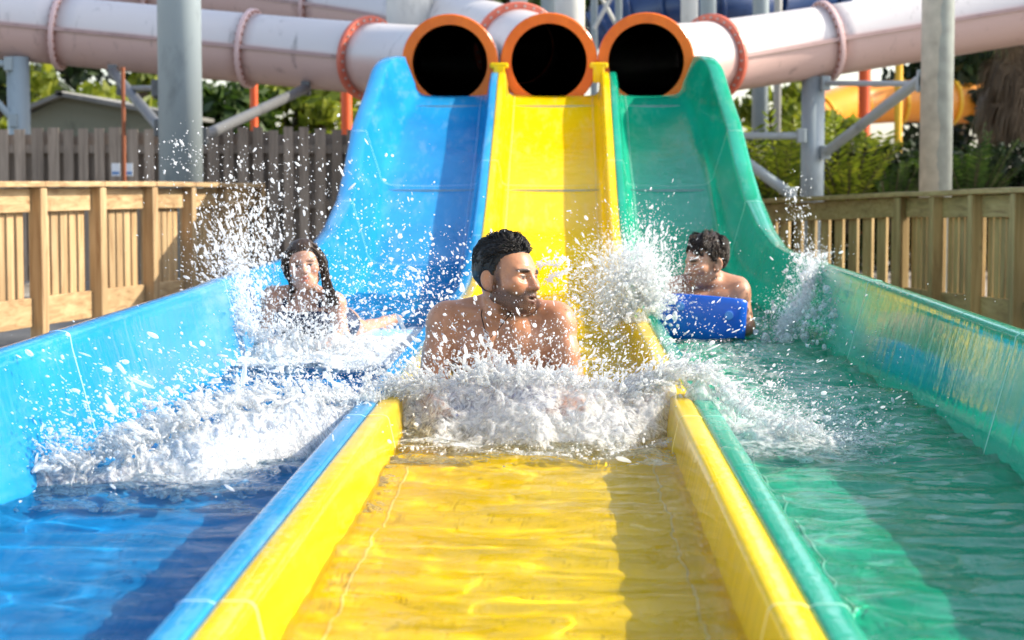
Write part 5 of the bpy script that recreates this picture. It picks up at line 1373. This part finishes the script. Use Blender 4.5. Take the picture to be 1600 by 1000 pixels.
plume('white water thrown up the green wall right of the curled mat', [(1.02, 9.35, .02, .06), (1.10, 9.45, .07, .07), (1.18, 9.55, .14, .07), (1.23, 9.65, .21, .07), (1.22, 9.65, .27, .04), (1.14, 9.2, .05, .08), (1.21, 9.0, .08, .07), (1.24, 9.1, .17, .05), (1.21, 9.4, .10, .05), (1.23, 8.8, .05, .06)], 5, 420, 1.15)
# -- ropes of water beside the man's head
lg = []
for pts in ([(838, 412), (850, 404), (866, 401), (882, 402), (890, 409), (886, 421), (876, 431)], [(842, 418), (855, 411), (868, 414), (880, 408)], [(866, 443), (858, 437), (868, 430), (880, 424)],
            [(758, 520), (766, 545), (778, 566), (784, 572)], [(783, 572), (775, 561), (790, 560), (787, 552)]):
    q = [np.array(at(u, v, 6.34 if u > 800 else 6.22)) for u, v in pts]; q = [np.array(p) for p in spline(q, 16)]
    q = [p + rng.normal(size=3) * .0022 for p in q]; rr = [.0010 + .0034 * rng.random() ** 2 for _ in q]
    lg += [(a, b, r1, r2) for a, b, r1, r2 in zip(q[:-1], q[1:], rr[:-1], rr[1:]) if rng.random() > .28]
    lg += [(p + rng.normal(size=3) * .007, p + rng.normal(size=3) * .007, .0012 + .0018 * rng.random(), .0012) for p in q for _ in range(3)]
lo = np.min([a for a, *_ in lg], 0) - .03; hi = np.max([a for a, *_ in lg], 0) + .03
S = Sculpt(np.arange(lo[0], hi[0], .002), np.arange(lo[1], hi[1], .002), np.arange(lo[2], hi[2], .002))
for a, b, r1, r2 in lg: S.cap(a, b, r1, r2, .003)
V, Fs = S.mesh(); tag(mk('splash', V, Fs, M['drop'], None, True), 'thin rope of water flung past the bearded man', None, None, 'stuff')

# -- drops in the air
spray('drops flying off the bow wave in the yellow lane', [
    (4200, jet([(-.5, 6.1, .10), (-.2, 6.05, .15), (.05, 6.05, .12), (.36, 6.1, .16)], [(-.7, -.3, .8), (-.1, -.5, .9), (.2, -.5, .9), (.8, -.3, .9)], .35, .22), .0022, .55),
    (1200, jet([(-.45, 5.6, .0), (-.1, 5.5, .0), (.25, 5.6, .0)], [(-.2, -.7, .35), (0, -.8, .35), (.2, -.7, .35)], .25, .2), .0020, .5),
    (700, blob(900, 470, 6.6, .10, .08, .25, (.6, 0, .3), 1.2), .0022, .55),
    (900, blob(940, 540, 7.0, .10, .10, .4, (.3, 0, .3)), .0022, .5)])
spray('drops on and around the wet chest and shoulders of the bearded man', [
    (170, blob(770, 520, 6.20, .10, .075, .03), .0018, .55), (70, blob(700, 520, 6.22, .03, .07, .03), .0018, .5), (80, blob(880, 540, 6.22, .03, .06, .03), .0018, .5), (40, blob(815, 465, 6.20, .03, .03, .02), .0016, .4)])
spray('drops between the blue lane and the bearded man', [
    (750, blob(640, 470, 7.2, .14, .10, .5, (-.3, 0, .4), 1.1), .0028, .6), (350, blob(690, 440, 6.8, .09, .08, .3, (-.3, 0, .5)), .0026, .6), (420, blob(610, 430, 8.0, .2, .16, .5, (-.3, 0, .3)), .0030, .5)])
spray('drops over the broken wave in the blue lane', [
    (5200, jet([(-1.34, 4.95, .02), (-1.1, 5.08, .07), (-.9, 5.3, .15), (-.7, 5.7, .14), (-.52, 6.05, .09)], [(-.6, -.3, .6), (-.8, -.3, .8), (-.8, -.2, .9), (-.5, -.2, .8), (-.2, -.1, .8)], .38, .24), .0024, .6),
    (900, jet([(-.95, 5.0, .0), (-.5, 6.1, .12)], [(-.3, -.6, .3), (.0, -.3, .7)], .3, .25), .0022, .5),
    (500, blob(250, 700, 5.0, .20, .05, .2, (-.6, 0, .3)), .0022, .6)])
spray('veil of spray thrown up round the long haired woman', [
    (9000, jet([(-1.40, 8.7, .26), (-1.37, 8.4, .13), (-1.25, 8.3, .06), (-1.1, 8.35, .05), (-.95, 8.4, .04)], [(-.35, .1, 1.2), (-.4, 0, 1.1), (-.12, -.1, .9), (.05, 0, .9), (.3, 0, .7)], .30, .32), .0026, .5),
    (2600, blob(385, 400, 8.7, .085, .16, .18, (-.3, 0, 1.2)), .0032, .55), (600, blob(455, 515, 8.55, .15, .075, .06, (0, 0, .6)), .0030, .5), (130, blob(478, 420, 8.5, .06, .07, .04, (0, 0, .6)), .0022, .5), (1100, blob(375, 500, 8.5, .06, .14, .15, (-.2, 0, .8)), .004, .5),
    (520, blob(450, 300, 8.8, .26, .13, .35, (-.1, 0, .8)), .0034, .5), (160, blob(290, 245, 8.9, .09, .07, .15, (-.2, 0, .6)), .0034, .45), (500, blob(560, 440, 8.6, .16, .14, .3, (.3, 0, .5)), .0032, .5),
    (800, blob(520, 575, 8.0, .28, .05, .3, (0, 0, .3)), .003, .5)])
spray('bright drops round the plume beside the curled mat', [
    (20000, jet([(.20, 9.2, .06), (.30, 9.2, .12), (.37, 9.2, .18), (.44, 9.2, .12)], [(-.5, 0, .9), (-.18, 0, 1.3), (-.02, 0, 1.5), (.3, 0, .8)], .27, .36), .0021, .5),
    (9000, blob(990, 425, 9.2, .085, .075, .1, (0, 0, 1)), .0020, .5), (500, blob(920, 440, 9.0, .12, .08, .2, (-.5, 0, .4)), .003, .5), (90, blob(1020, 415, 9.3, .05, .12, .2, (.2, 0, .4)), .003, .5)])
spray('drops thrown up the green wall and over its rim', [
    (14000, jet([(1.0, 9.3, .02), (1.12, 9.5, .08), (1.20, 9.7, .20), (1.24, 9.8, .30)], [(.1, 0, .6), (.12, .1, .8), (.05, .2, .9), (-.05, .3, .7)], .22, .24), .0020, .5),
    (220, blob(1243, 330, 9.9, .035, .10, .1, (0, 0, .8)), .0032, .5), (1800, blob(1270, 490, 9.2, .10, .06, .15, (0, 0, .5)), .0022, .5), (260, blob(1330, 520, 8.6, .20, .10, .4, (.2, 0, .2)), .0026, .5), (240, blob(1380, 560, 7.5, .22, .08, .6, (.2, 0, .2)), .0024, .5), (120, blob(1150, 470, 9.0, .2, .2, .3), .0026, .5)])
spray('drops skipping over the choppy green water', [
    (1100, jet([(.45, 6.1, .12), (.6, 5.9, .05), (.85, 5.7, .02)], [(.6, -.4, .9), (.6, -.5, .5), (.5, -.3, .4)], .3, .22), .0020, .55), (420, blob(1260, 640, 6.0, .16, .04, .35, (.3, 0, .2)), .0020, .5)])
